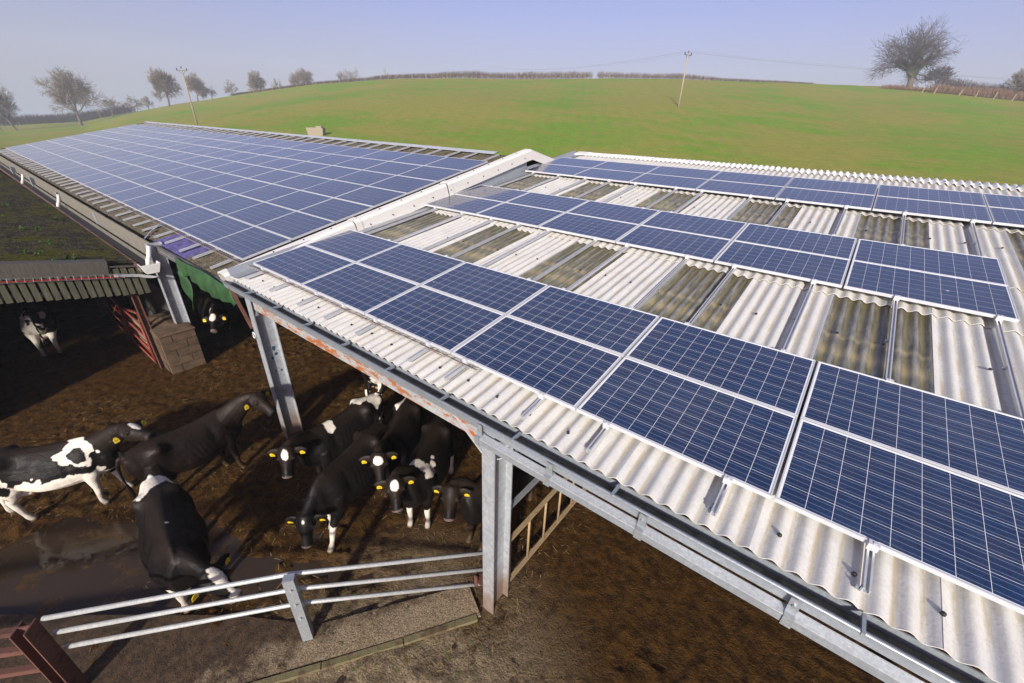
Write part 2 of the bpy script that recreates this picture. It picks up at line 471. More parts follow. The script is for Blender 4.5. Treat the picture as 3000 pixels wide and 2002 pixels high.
def m_glass_cells():
    """glazed face of a far panel: ten by six cells under one pane"""
    t = NT('solar_pane_cells')
    x, y, z = t.xyz()
    rnd = t.n('ObjectInfo').outputs['Random']
    def grid(v, p, w):
        f = t.math('ABSOLUTE', t.math('SUBTRACT', t.math('FRACT', t.math('ADD', t.math('DIVIDE', v, p), 0.5)), 0.5))
        return t.rng(t.math('MULTIPLY', f, p), w * 0.6, w * 1.2, 1.0, 0.0)
    gx = grid(x, 0.1595, 0.0022); gy = grid(y, 0.1595, 0.0022)
    bus = grid(t.math('ADD', y, 0.0265), 0.05317, 0.0014)
    cx = t.math('FLOOR', t.math('DIVIDE', x, 0.1595)); cy = t.math('FLOOR', t.math('DIVIDE', y, 0.1595))
    wn_ = t.n('TexWhiteNoise', {'noise_dimensions': '3D'}, Vector=t.n('CombineXYZ', None, i0=cx, i1=cy, i2=t.math('MULTIPLY', rnd, 50.0)).outputs[0]).outputs['Value']
    col = t.mix(wn_, (0.0035, 0.016, 0.055), (0.008, 0.024, 0.066))
    col = t.mix(t.math('MULTIPLY', rnd, 0.35), col, (0.014, 0.017, 0.045))
    col = t.mix(t.math('MULTIPLY', bus, 0.55), col, (0.45, 0.47, 0.52))
    col = t.mix(t.math('MULTIPLY', t.math('MAXIMUM', gx, gy), 0.9), col, (0.55, 0.57, 0.60))
    pos = t.n('NewGeometry').outputs['Position']
    dust = t.math('MULTIPLY', t.rng(t.noise(1.3, 5, 0.7, vec=pos), 0.35, 0.75), 0.055)
    col = t.mix(dust, col, (0.42, 0.40, 0.36))
    drop = t.rng(t.n('TexVoronoi', None, Vector=pos, Scale=1.1).outputs['Distance'], 0.020, 0.026, 1.0, 0.0)
    col = t.mix(t.math('MULTIPLY', drop, 0.8), col, (0.6, 0.6, 0.58))
    b = t.bsdf(Base_Color=col, Roughness=0.35)
    b.inputs['Coat Weight'].default_value = 1.0
    b.inputs['Coat Roughness'].default_value = 0.09
    b.inputs['Coat IOR'].default_value = 1.45
    return t.done(b)
def m_coat():
    t = NT('cow_coat')
    a = t.n('Attribute', {'attribute_name': 'coat'}).outputs['Color']
    obj = t.n('TexCoord').outputs['Object']
    f = t.noise(5.0, 4, 0.65, vec=obj)
    hair = t.noise(60.0, 3, 0.7, vec=obj, stretch=(0.5, 1.0, 0.6))
    col = t.mix(t.math('MULTIPLY', t.rng(t.noise(9.0, 5, 0.75, vec=obj), 0.5, 0.72), 0.34), a, (0.034, 0.020, 0.011))
    b = t.bsdf(Base_Color=col, Roughness=t.rng(f, 0.3, 0.7, 0.40, 0.58), Normal=t.bump(t.math('ADD', t.math('MULTIPLY', hair, 0.35), t.noise(14.0, 4, 0.7, vec=obj)), 0.45, 0.02))
    b.inputs['Specular IOR Level'].default_value = 0.16
    return t.done(b)
def m_bark(name, a, b_):
    t = NT(name)
    pos = t.n('NewGeometry').outputs['Position']
    col = t.mix(t.rng(t.noise(0.9, 4, vec=pos), 0.3, 0.7), a, b_)
    bb = t.bsdf(Base_Color=col, Roughness=0.9)
    bb.inputs['Specular IOR Level'].default_value = 0.1
    return t.done(bb)
def m_board(name, a, b_, c_=None):
    t = NT(name)
    obj = t.n('TexCoord').outputs['Object']
    rnd = t.n('ObjectInfo').outputs['Random']
    v = t.n('VectorMath', {'operation': 'ADD'}, i0=obj, i1=t.n('CombineXYZ', None, i0=t.math('MULTIPLY', rnd, 30.0)).outputs[0]).outputs[0]
    g = t.noise(9.0, 5, 0.7, vec=v, stretch=(4.0, 4.0, 0.5))
    col = t.mix(t.rng(g, 0.3, 0.7), a, b_)
    col = t.mix(t.math('MULTIPLY', rnd, 0.4), col, tuple(x * 0.6 for x in a))
    if c_: col = t.mix(t.rng(t.noise(14.0, 4, vec=v), 0.55, 0.75, 0.0, 0.6), col, c_)
    return t.done(t.bsdf(Base_Color=col, Roughness=0.85, Normal=t.bump(g, 0.4, 0.01)))
def m_block():
    t = NT('muddy_block')
    pos = t.n('NewGeometry').outputs['Position']
    z = t.n('SeparateXYZ', None, i0=pos).outputs[2]
    n1 = t.noise(6.0, 5, 0.7, vec=pos); n2 = t.noise(50.0, 3, vec=pos)
    rnd = t.n('ObjectInfo').outputs['Random']
    col = t.mix(t.rng(n1, 0.3, 0.7), (0.060, 0.037, 0.020), (0.125, 0.080, 0.046))
    col = t.mix(t.math('MULTIPLY', rnd, 0.35), col, (0.07, 0.045, 0.024))
    return t.done(t.bsdf(Base_Color=col, Roughness=0.9, Normal=t.bump(n2, 0.5, 0.01)))
def m_concrete(name, a, b_, mud=0.0):
    t = NT(name)
    pos = t.n('NewGeometry').outputs['Position']
    n1 = t.noise(1.6, 5, 0.7, vec=pos); n2 = t.noise(60.0, 4, 0.7, vec=pos); n3 = t.noise(9.0, 5, 0.7, vec=pos)
    col = t.mix(t.rng(n2, 0.3, 0.7), a, b_)
    if mud:
        f = t.rng(t.math('ADD', t.math('MULTIPLY', n1, 0.6), t.math('MULTIPLY', n3, 0.4)), 0.62 - mud * 0.3, 0.72 - mud * 0.3)
        col = t.mix(t.math('MULTIPLY', f, 0.92), col, t.mix(n3, (0.045, 0.022, 0.008), (0.11, 0.062, 0.028)))
    return t.done(t.bsdf(Base_Color=col, Roughness=0.85, Normal=t.bump(t.math('ADD', n2, n3), 0.6, 0.012)))

def m_apron():
    t = NT('apron_concrete')
    pos = t.n('NewGeometry').outputs['Position']
    sp = t.n('SeparateXYZ', None, i0=pos)
    n1 = t.noise(2.4, 5, 0.75, vec=pos); n2 = t.noise(70.0, 4, 0.75, vec=pos); n3 = t.noise(12.0, 5, 0.75, vec=pos)
    grit = t.mix(t.rng(n2, 0.38, 0.62), (0.11, 0.074, 0.036), (0.42, 0.32, 0.20))
    grit = t.mix(t.rng(n3, 0.5, 0.8), grit, (0.10, 0.10, 0.04))
    # distance across the strip from the kerb line: cleanest beside the kerb near the column
    u = t.math('ADD', t.math('MULTIPLY', sp.outputs[0], 0.80), t.math('MULTIPLY', sp.outputs[1], -0.60))
    f = t.math('ADD', t.math('MULTIPLY', u, 1.3), t.math('MULTIPLY', n1, 2.4))
    f = t.math('ADD', f, t.math('MULTIPLY', t.math('ADD', sp.outputs[0], sp.outputs[1]), 0.20))
    clean = t.rng(t.math('ADD', f, t.math('MULTIPLY', n3, 1.0)), 8.25, 9.1)
    mud = t.mix(t.rng(n3, 0.35, 0.65), (0.024, 0.012, 0.004), (0.085, 0.046, 0.018))
    mud = t.mix(t.rng(n2, 0.58, 0.72), mud, (0.17, 0.12, 0.07))
    col = t.mix(clean, mud, grit)
    return t.done(t.bsdf(Base_Color=col, Roughness=0.85, Normal=t.bump(t.math('ADD', n2, n3), 0.8, 0.03)))
MAT = {}
MAT['field'] = m_field(); MAT['mud'] = m_mud(); MAT['water'] = m_water()
MAT['sheet'] = m_sheet('fibre_cement_cream', (0.60, 0.60, 0.575), (0.38, 0.28, 0.13), 0.62, (0.36, 0.31, 0.18), 0.30, 0.20)
MAT['sheet_white'] = m_sheet('fibre_cement_white', (0.80, 0.79, 0.77), (0.36, 0.26, 0.14), 0.35, (0.3, 0.27, 0.15), 0.12, 0.12)
MAT['sheet_old'] = m_lichen('fibre_cement_weathered', (0.20, 0.175, 0.14), (0.055, 0.045, 0.03), (0.34, 0.32, 0.28), (0.095, 0.085, 0.016), 0.35)
MAT['sheet_moss'] = m_lichen('fibre_cement_mossy', (0.055, 0.049, 0.036), (0.014, 0.012, 0.008), (0.24, 0.23, 0.21), (0.066, 0.064, 0.006), 0.75)
MAT['purple'] = plain('purple_plastic_sheet', (0.09, 0.08, 0.20), 0.45, var=0.45, scale=5)
MAT['rooflight'] = m_rooflight()
MAT['galv'] = m_galv(); MAT['galv_light'] = m_galv('galvanised_light', (0.58, 0.60, 0.62), metal=0.35)
MAT['galv_rail'] = m_galv('galvanised_tube', (0.50, 0.51, 0.49), rust=0.14, metal=0.3, rustcol=(0.22, 0.11, 0.05))
MAT['rustwhite'] = m_galv('rusting_white_paint', (0.33, 0.34, 0.33), rust=0.54, rough=0.65, metal=0.0, rustcol=(0.40, 0.12, 0.025))
MAT['gutter'] = m_galv('gutter_steel', (0.33, 0.36, 0.385), rust=0.03, metal=0.35)
MAT['column'] = m_column('galvanised_column')
MAT['alu'] = plain('aluminium', (0.66, 0.67, 0.68), 0.38, 0.55, 0.06, 10)
MAT['frame'] = plain('panel_frame_aluminium', (0.56, 0.57, 0.59), 0.42, 0.2, 0.05, 10)
MAT['back'] = plain('panel_backsheet', (0.70, 0.71, 0.72), 0.3, 0.0, 0.04, 10)
MAT['cell'] = m_cell(); MAT['pane'] = m_glass_cells()
MAT['black'] = plain('black_plastic', (0.012, 0.012, 0.013), 0.5, var=0.2)
MAT['verge'] = m_concrete('verge_cement', (0.60, 0.58, 0.53), (0.72, 0.70, 0.66))
MAT['wallclad'] = m_sheet('wall_cladding', (0.185, 0.17, 0.145), (0.09, 0.08, 0.05), 0.8, (0.12, 0.12, 0.04), 0.5, 0.5)
MAT['pvc'] = plain('white_pvc', (0.62, 0.61, 0.57), 0.45, var=0.12, scale=5)
MAT['dark_gutter'] = plain('dirty_gutter', (0.10, 0.095, 0.065), 0.8, var=0.5, scale=8)
MAT['redgutter'] = plain('rusty_valley_edge', (0.13, 0.065, 0.045), 0.8, var=0.45, scale=7)
MAT['red'] = m_galv('red_gate_paint', (0.22, 0.035, 0.025), rust=0.45, rough=0.6, metal=0.0, rustcol=(0.17, 0.09, 0.05))
MAT['rustpost'] = m_galv('rusty_post', (0.115, 0.045, 0.03), rust=0.4, rough=0.75, metal=0.0, rustcol=(0.09, 0.04, 0.025))
MAT['tan'] = m_galv('muddy_gate_tube', (0.34, 0.24, 0.13), rust=0.3, rough=0.75, metal=0.0, rustcol=(0.20, 0.13, 0.07))
MAT['slat'] = m_board('green_grey_board', (0.055, 0.055, 0.030), (0.115, 0.108, 0.070), (0.07, 0.09, 0.03))
MAT['barge'] = m_board('grey_barge', (0.060, 0.053, 0.042), (0.105, 0.095, 0.075))
MAT['panelwood'] = m_board('muddy_plank', (0.20, 0.14, 0.09), (0.33, 0.25, 0.17))
MAT['block'] = m_block()
MAT['mortar'] = m_concrete('mortar', (0.17, 0.125, 0.08), (0.25, 0.185, 0.12))
MAT['apron'] = m_apron()
MAT['kerb'] = m_concrete('kerb_concrete', (0.11, 0.095, 0.035), (0.18, 0.15, 0.075), 0.5)
MAT['trough'] = m_concrete('trough_concrete', (0.24, 0.20, 0.14), (0.32, 0.28, 0.21))
MAT['tarp'] = plain('green_tarpaulin', (0.022, 0.068, 0.020), 0.65, var=0.35, scale=4)
MAT['redcable'] = plain('red_cable', (0.26, 0.022, 0.025), 0.5, var=0.2)
MAT['greycable'] = plain('grey_conduit', (0.30, 0.31, 0.32), 0.5, var=0.15)
MAT['wire'] = plain('zinc_wire', (0.48, 0.48, 0.46), 0.4, 0.5, 0.1)
MAT['coat'] = m_coat()
MAT['yellow'] = plain('yellow_tag', (0.78, 0.56, 0.02), 0.5, var=0.1)
MAT['tagink'] = plain('tag_ink', (0.03, 0.025, 0.01), 0.6, var=0.1)
MAT['eye'] = plain('eye_dark', (0.006, 0.005, 0.004), 0.08, var=0.1)
MAT['bark'] = m_bark('bark_grey_brown', (0.085, 0.068, 0.050), (0.150, 0.122, 0.090))
MAT['twig'] = m_bark('twig_brown', (0.165, 0.132, 0.098), (0.250, 0.206, 0.155))
MAT['twig_dark'] = m_bark('twig_dark', (0.060, 0.046, 0.040), (0.105, 0.082, 0.070))
MAT['hedge'] = m_bark('hedge_twigs', (0.100, 0.070, 0.050), (0.175, 0.130, 0.090))
MAT['bramble'] = m_bark('bramble_brown', (0.150, 0.085, 0.048), (0.240, 0.150, 0.085))
MAT['ivy'] = m_bark('ivy_leaves', (0.030, 0.050, 0.014), (0.085, 0.105, 0.030))
MAT['weed'] = m_bark('weed_green', (0.05, 0.10, 0.014), (0.09, 0.15, 0.03))
MAT['pole'] = m_board('creosote_pole', (0.28, 0.23, 0.16), (0.40, 0.34, 0.25))
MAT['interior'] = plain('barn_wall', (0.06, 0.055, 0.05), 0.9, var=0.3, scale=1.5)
MAT['steel_dark'] = plain('dark_steel', (0.10, 0.095, 0.09), 0.7, 0.2, 0.3)
MAT['bluepaint'] = plain('blue_paint', (0.015, 0.06, 0.10), 0.6, var=0.2)

# ------------------------------------------------------------------ terrain
AZ_T = [-180, -110, -95, -85, -80, -77, -73, -67, -60, -52, -44.5, -37, -27, -19.7, -9.5, -0.6, 4, 8, 14, 25, 60, 120, 180]
EL_T = [-1.0, -1.6, -2.1, -1.95, -1.43, -0.55, 0.37, 1.57, 2.8, 3.66, 4.03, 4.15, 4.43, 4.41, 4.06, 3.63, 3.13, 2.52, 2.0, 1.2, 0.0, -0.6, -1.0]
RC_T = [200, 240, 240, 240, 240, 236, 230, 215, 200, 185, 178, 175, 175, 175, 180, 190, 188, 182, 180, 180, 190, 200, 200]
HX, HY = 8.15, -2.96
def terrain(x, y):
    x = np.asarray(x, float); y = np.asarray(y, float)
    dx = x - HX; dy = y - HY; r = np.hypot(dx, dy); az = np.degrees(np.arctan2(dx, dy))
    el = np.interp(az, AZ_T, EL_T); rc = np.interp(az, AZ_T, RC_T)
    zc = 5.65 + rc * np.tan(np.radians(el)) - 0.12
    t = np.clip((r - 40) / (rc - 40), 0, None)
    t0 = np.where(t < 0.12, t * t / 0.24 , t - 0.06) / 0.94
    z = zc * np.minimum(t0, 1) - 0.10
    over = np.clip(r - rc, 0, None)
    z = z + np.where(over > 0, zc / np.maximum(rc - 40, 1) * np.minimum(over, 6) * 0.5 - np.interp(az, [-180, -95, -48, -36, 180], [.0003, .00002, .00012, .0016, .0016]) * over ** 2 - np.interp(az, [-95, -48, -36], [0, .0, .03]) * over, 0)
    z = z + (vnoise(x, y, 26.0, 3) - 0.5) * 0.9 * np.clip((r - 55) / 40, 0, 1) * np.clip(np.abs(r - rc) / 30, 0.0, 1)
    return np.maximum(z, -6.0)
def gz(x, y): return float(terrain(np.array([x]), np.array([y]))[0])
def polar(azd, r, dz=0.0):
    x = HX + r * math.sin(math.radians(azd)); y = HY + r * math.cos(math.radians(azd))
    return Vector((x, y, gz(x, y) + dz))
rad = np.concatenate([np.array([0.0]), np.linspace(20, 60, 16), np.linspace(64, 260, 70), np.linspace(266, 400, 18)])
azs = np.radians(np.concatenate([np.arange(-100, 20, 0.5), np.arange(20, 260, 4.0)]))
A_, R_ = np.meshgrid(azs, rad)
fx = HX + R_ * np.sin(A_); fy = HY + R_ * np.cos(A_)
fz = terrain(fx, fy)
fv = np.stack([fx.ravel(), fy.ravel(), fz.ravel()], 1)
na = len(azs)
ii, jj = np.meshgrid(np.arange(len(rad) - 1), np.arange(na), indexing='ij')
j2 = (jj + 1) % na
ff = np.stack([(ii * na + jj).ravel(), (ii * na + j2).ravel(), ((ii + 1) * na + j2).ravel(), ((ii + 1) * na + jj).ravel()], 1)[:, ::-1]
field = bpy.data.objects.new('field', npmesh('field', fv, ff, MAT['field']))
COL.objects.link(field); tag(field, 'green sown field rising to the hilltop behind the barns', None, None, 'structure')

# yard: slurry relief
def puddle_mask(x, y):
    # long hollow beside the concrete apron
    a = np.array([1.0, -4.55]); b = np.array([4.35, -1.75]); d = b - a; L = np.hypot(*d); d /= L
    u = (x - a[0]) * d[0] + (y - a[1]) * d[1]; v = -(x - a[0]) * d[1] + (y - a[1]) * d[0]
    w = np.interp(u, [-1.5, 0, 1.2, 2.2, 3.2, L, L + .8], [0.85, 0.9, 0.85, 0.75, 0.45, 0.18, 0.05])
    e = v - 0.30 + (vnoise(x, y, 0.55, 5) - 0.5) * 0.35
    return np.clip((w - np.abs(e - w * 0.25)) / 0.25, 0, 1) * np.clip((L + .9 - u) / .4, 0, 1)
xs = np.concatenate([np.arange(-42, -10, 1.0), np.arange(-10, -4, 0.12), np.arange(-4, 8.6, 0.04), np.arange(8.6, 24.1, 0.35)])
ys = np.concatenate([np.arange(-14, -5.4, 0.6), np.arange(-5.4, 2.6, 0.04), np.arange(2.6, 8, 0.15), np.arange(8, 27.1, 1.0)])
YX, YY = np.meshgrid(xs, ys)
h = (vnoise(YX, YY, 1.1, 11) - .5) * .024 + (vnoise(YX, YY, .31, 12) - .5) * .026 + (vnoise(YX, YY, .13, 13) - .5) * .034 + (vnoise(YX, YY, .075, 14) - .5) * .022
clod = np.clip(vnoise(YX, YY, .10, 15) - .62, 0, 1) * .10 * np.clip(vnoise(YX, YY, 1.3, 16) * 2.4 - 1.0, 0, 1)
pm = puddle_mask(YX, YY)
h = h * (0.30 + 1.1 * np.clip(vnoise(YX, YY, 1.7, 21) * 1.8 - .4, 0, 1)) + clod * 1.3 - 0.068 * pm
me = npmesh('yard', np.stack([YX.ravel(), YY.ravel(), h.ravel()], 1),
            np.stack([(np.arange(len(ys) - 1)[:, None] * len(xs) + np.arange(len(xs) - 1)).ravel() + o for o in (0, 1, len(xs) + 1, len(xs))], 1), MAT['mud'])
yard = bpy.data.objects.new('yard', me); COL.objects.link(yard)
tag(yard, 'brown slurry covered concrete yard', None, None, 'structure')
w = MB(); w.add([(0.0,-5.2,-.022),(6.0,-5.2,-.022),(6.0,-0.6,-.022),(0.0,-0.6,-.022)], [(0,1,2,3)])
tag(w.build('puddle', MAT['water'], None, loc=(3,-3,-.022)), 'brown standing water along the concrete apron', None, None, 'structure')

# ------------------------------------------------------------------ concrete apron under the fence
AP = [(6.00, -0.62), (5.60, -0.42), (4.50, -1.98), (3.60, -2.56), (2.50, -3.45), (0.60, -4.98), (2.2, -6.2), (3.30, -4.75), (4.42, -2.85), (5.23, -1.70)]
apv = []
m = MB()
top = [Vector((x, y, 0.035)) for x, y in AP]; bot = [Vector((x, y, -0.1)) for x, y in AP]
n = len(AP)
m.add(top + bot, [tuple(reversed(range(n)))] + [(i, (i + 1) % n, n + (i + 1) % n, n + i) for i in range(n)])
bm = bmesh.new(); tmp = m.mesh('apron', MAT['apron'], False, Vector((4, -2.5, 0))); bm.from_mesh(tmp)
bmesh.ops.triangulate(bm, faces=bm.faces[:])
bmesh.ops.recalc_face_normals(bm, faces=bm.faces[:]); bm.to_mesh(tmp); bm.free()
apron = bpy.data.objects.new('apron', tmp); apron.location = (4, -2.5, 0); COL.objects.link(apron); LOC['apron'] = Vector((4, -2.5, 0))
tag(apron, 'gritty concrete strip that carries the tube fence', None, None, 'structure')
# kerb edge blocks along the camera side
kp = [Vector((5.98, -0.66, 0)), Vector((5.27, -1.74, 0)), Vector((4.46, -2.89, 0)), Vector((3.34, -4.79, 0))]
cum = [0]
for a, b in zip(kp, kp[1:]): cum.append(cum[-1] + (b - a).length)
def kpt(d):
    for i in range(3):
        if d <= cum[i + 1] or i == 2:
            return kp[i].lerp(kp[i + 1], (d - cum[i]) / (cum[i + 1] - cum[i]))
d = 0.0
while d < cum[-1] - 0.2:
    L = min(0.92, cum[-1] - d)
    MB().bar(kpt(d + .006) + Vector((0, 0, -.015)), kpt(d + L - .006) + Vector((0, 0, -.015)), .07, .125 + random.uniform(-.012, .008)).build('kerb_stone', MAT['kerb'], apron)
    d += L

# ------------------------------------------------------------------ corrugated sheets
def corr_mesh(name, width, s0, s1, mat, amp=0.019, pitch=1 / 7, thick=0.008, seg=8, fold=None, phase=0.0):
    """sheet over x 0..width, y 0..(s1-s0); own thickness; z is the wave"""
    nx = int(round(width / pitch * seg)) + 1
    L = s1 - s0
    yy = [0.0, L] if fold is None else fold[0]
    zz = [0.0, 0.0] if fold is None else fold[1]
    x = np.linspace(0, width, nx); wv = amp * np.cos(2 * PI * (x + phase) / pitch)
    V = []; F = []
    for k, (y, z) in enumerate(zip(yy, zz)):
        V += [(a, y, b + z) for a, b in zip(x, wv)]
    for k in range(len(yy) - 1):
        F += [(k * nx + i, k * nx + i + 1, (k + 1) * nx + i + 1, (k + 1) * nx + i) for i in range(nx - 1)]
    b = len(V)
    for k in (0, len(yy) - 1):
        V += [(a, yy[k], c + zz[k]) for a, c in zip(x, wv)]
        V += [(a, yy[k], c + zz[k] - thick) for a, c in zip(x, wv)]
    F += [(b + nx + i, b + nx + i + 1, b + i + 1, b + i) for i in range(nx - 1)]
    c = b + 2 * nx
    F += [(c + i, c + i + 1, c + nx + i + 1, c + nx + i) for i in range(nx - 1)]
    me = bpy.data.meshes.new(name); me.from_pydata(V, [], F); me.materials.append(mat)
    for p in me.polygons[:(len(yy) - 1) * (nx - 1)]: p.use_smooth = True
    me.update()
    return me

# ================================================================== near barn
BARN = thing('cattle_barn', 'open fronted cattle barn with cream corrugated roof and rooflights', 'barn', (6.0, -0.35, 0))
SN = -0.135                                     # sheet mean plane under the panel plane
rows = [(-0.42, 1.30), (1.15, 4.15), (4.02, 5.55), (5.40, 8.15), (8.02, 11.42)]
sheet_me = {}
for r, (s0, s1) in enumerate(rows):
    sheet_me[(r, 0)] = corr_mesh('roof_sheet', 1.0, s0, s1, MAT['sheet'])
    sheet_me[(r, 1)] = corr_mesh('rooflight', 1.0, s0, s1, MAT['rooflight'])
    sheet_me[(r, 2)] = corr_mesh('roof_sheet', 2 / 7, s0, s1, MAT['sheet'])
for r, (s0, s1) in enumerate(rows):
    for k in range(-1, 17):
        x0 = 0.3 + k
        typ = 2 if k == -1 else (1 if (r in (1, 3) and k % 2 == 0) else 0)
        xx = 0.3 - 2 / 7 if k == -1 else x0
        nm = 'rooflight' if typ == 1 else 'roof_sheet'
        # each upper sheet laps over the one below
        M = NR @ T(xx, s0, SN + 0.010 * (r % 2 == 0) + 0.003 * (k % 2)) @ Matrix.Rotation(-0.010 / (s1 - s0) * (1 if r % 2 else -1) * 0, 4, 'X')
        M = NR @ T(xx, s0, SN + 0.012 + 0.003 * (k % 2)) @ Matrix.Rotation(-math.atan(0.022 / (s1 - s0)), 4, 'X')
        inst(nm, sheet_me[(r, typ)], BARN, M)
# cranked ridge pieces
rf = ([0, 0.10, 0.22, 0.34, 0.46, 0.60], [0, 0.004, 0.010, 0.008, -0.012, -0.045])
ridge_me = corr_mesh('ridge_capping', 1.0, 0, 0.6, MAT['sheet_white'], fold=rf, amp=0.027)
for k in range(0, 17):
    inst('ridge_capping', ridge_me, BARN, NR @ T(0.31 + k, 11.14, SN + 0.030 + 0.004 * (k % 2)))
MB().prism([(11.10, -.10), (11.10, -.065), (11.45, -.055), (11.75, -.11), (11.75, -.14), (11.45, -.09)],
           lambda s, z: NR @ Vector((-0.05, s, z)), lambda s, z: NR @ Vector((0.305, s, z))).build('ridge_end_piece', MAT['verge'], BARN)
# far slope and back walls (out of sight, they keep the barn dark inside)
bk = MB()
y_r = (NR @ Vector((0, 11.5, SN)))
for x0, x1 in ((-0.2, 17.3),):
    bk.add([(x0, y_r.y, y_r.z), (x1, y_r.y, y_r.z), (x1, y_r.y + 11.5, y_r.z - 1.55), (x0, y_r.y + 11.5, y_r.z - 1.55)], [(0, 1, 2, 3)])
bk.build('far_roof_slope', MAT['sheet'], BARN)
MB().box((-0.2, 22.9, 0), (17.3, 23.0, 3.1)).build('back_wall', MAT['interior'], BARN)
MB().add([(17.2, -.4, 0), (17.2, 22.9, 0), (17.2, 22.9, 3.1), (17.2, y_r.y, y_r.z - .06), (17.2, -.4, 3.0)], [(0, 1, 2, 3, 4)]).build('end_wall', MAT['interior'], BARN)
# frames
def icol(x, y0, y1, z1, w_=0.17, tf=0.014, parent=BARN, mat='column', z0=-0.06):
    mb = MB()
    mb.box((x - w_/2, y0, z0), (x + w_/2, y0 + tf, z1))
    mb.box((x - w_/2, y1 - tf, z0), (x + w_/2, y1, z1))
    mb.box((x - .006, y0 + tf, z0), (x + .006, y1 - tf, z1))
    return mb.build('column', MAT[mat], parent)
cols = []
for x in (0.78, 6.02, 11.3, 16.6):
    c = icol(x, -0.50, -0.19, 2.93); cols.append(c)
    r_ = MB()
    a = Vector((x, -0.19, 2.86)); b = NR @ Vector((x, 11.45, -0.42))
    r_.bar(a, b, 0.13, 0.28); r_.build('rafter', MAT['steel_dark'], BARN)
    MB().bar((x, -.16, 2.35), (x, .75, 2.88), .06, .06).build('knee_brace', MAT['galv'], BARN)
    icol(x, 11.2, 11.45, 4.2, mat='column')
# blue paint splashes on the far column
for (yy, z, s) in ((-.30, 1.92, .055), (-.36, 1.74, .03), (-.26, 1.45, .028), (-.36, 1.48, .022), (-.285, 1.80, .035)):
    q = MB(); pts = []
    for k in range(9):
        an = 2 * PI * k / 9; rr = s * random.uniform(.65, 1.15)
        pts.append((0.7885, yy + rr * math.cos(an) * .8, z + rr * math.sin(an)))
    q.add(pts, [tuple(range(9))]); q.build('paint_splash', MAT['bluepaint'], cols[0])
for s in (0.1, 1.25, 2.7, 4.05, 5.45, 6.8, 8.05, 9.6, 11.1):
    pm_ = MB()
    a = NR @ Vector((0.05, s, SN - .12)); b = NR @ Vector((17.2, s, SN - .12))
    pm_.bar(a, b, .06, .16); pm_.build('purlin', MAT['steel_dark'], BARN)
# eaves: gutter channel, brackets, trunking and the rusting beam
gprof = [(-.375, 3.030), (-.375, 2.945), (-.505, 2.945), (-.530, 3.045), (-.540, 3.045), (-.515, 2.932), (-.365, 2.932), (-.365, 3.030)]
MB().prism(gprof, lambda y, z: Vector((-0.02, y, z)), lambda y, z: Vector((17.2, y, z))).build('gutter', MAT['gutter'], BARN)
lp = [(-.528, 3.046), (-.556, 3.046), (-.562, 3.058), (-.548, 3.066), (-.528, 3.060)]
MB().prism(lp, lambda y, z: Vector((-0.02, y, z)), lambda y, z: Vector((17.2, y, z))).build('gutter_lip', MAT['gutter'], BARN, True)
MB().box((-0.02, -.505, 2.946), (17.2, -.38, 2.958)).build('gutter_silt', MAT['dark_gutter'], BARN)
MB().box((6.0, -.600, 2.835), (17.2, -.530, 2.905)).build('cable_trunking', MAT['gutter'], BARN)
MB().box((6.0, -.606, 2.907), (17.2, -.524, 2.916)).build('trunking_lid', MAT['galv_light'], BARN)
for x in (5.97, 6.78, 7.62, 8.62, 9.7, 10.9):
    cl = MB(); cl.box((x - .03, -.612, 2.828), (x + .03, -.515, 2.922)); cl.box((x - .03, -.575, 2.92), (x + .03, -.566, 3.05))
    c_ = cl.build('trunking_clamp', MAT['galv'], BARN)
    MB().tube([(x, -.575, 3.0), (x, -.59, 3.0)], .012, 6).build('bolt', MAT['galv'], c_)
for x in (0.9, 1.8, 2.7, 3.6, 4.5, 5.4, 6.35, 7.35, 8.95, 9.9):
    MB().box((x - .010, -.566, 3.040), (x + .010, -.42, 3.070)).build('gutter_strap', MAT['galv'], BARN)
cb = MB()
cb.box((0.87, -.46, 2.735), (5.93, -.445, 2.915)); cb.box((0.87, -.445, 2.90), (5.93, -.38, 2.915)); cb.box((0.87, -.445, 2.735), (5.93, -.38, 2.75))
eb = cb.build('eaves_beam', MAT['rustwhite'], BARN)
for x in (1.3, 2.0, 2.8, 3.5, 4.2, 4.9, 5.5):
    MB().tube([(x, -.46, 2.84), (x, -.473, 2.84)], .014, 6).build('bolt', MAT['galv'], eb)
MB().bar((5.93, -.47, 2.62), (5.45, -.44, 2.93), .05, .02).build('stay', MAT['galv_light'], BARN)
MB().bar((6.11, -.44, 2.62), (6.40, -.44, 2.87), .06, .012).build('stay', MAT['galv_light'], BARN)
MB().bar((0.86, -.44, 2.62), (1.05, -.44, 2.93), .05, .012).build('stay', MAT['galv_light'], BARN)
MB().bar((0.15, -.50, 3.0), (0.70, -.515, 2.36), .05, .03).build('stay', MAT['rustpost'], BARN)
MB().tube([(0.72 + .045 * math.cos(k * PI / 6), -.525, 2.24 + .06 * math.sin(k * PI / 6)) for k in range(13)], .008, 6).build('ring_clip', MAT['galv_light'], BARN)
# flashing between the two roofs
fl = MB()
for (s0, s1) in ((-.40, 2.4), (2.38, 5.2), (5.18, 8.3), (8.28, 11.2)):
    e = .003 if s0 > 0 and s0 < 4 else 0
    a = [NR @ Vector((-.06, s0, .02 + e)), NR @ Vector((-.02, s0, -.098 + e)), NR @ Vector((.215, s0, -.094 + e))]
    za = LR @ Vector((.62, s0, -.02)); zb = LR @ Vector((.62, s1, -.02))
    b = [NR @ Vector((-.06, s1, .02 + e)), NR @ Vector((-.02, s1, -.098 + e)), NR @ Vector((.215, s1, -.094 + e))]
    if s0 < 8: a[0].z = max(a[0].z, za.z); b[0].z = max(b[0].z, zb.z)
    MB().add(a + b, [(0, 1, 4, 3), (1, 2, 5, 4)]).build('flashing', MAT['galv'], BARN)
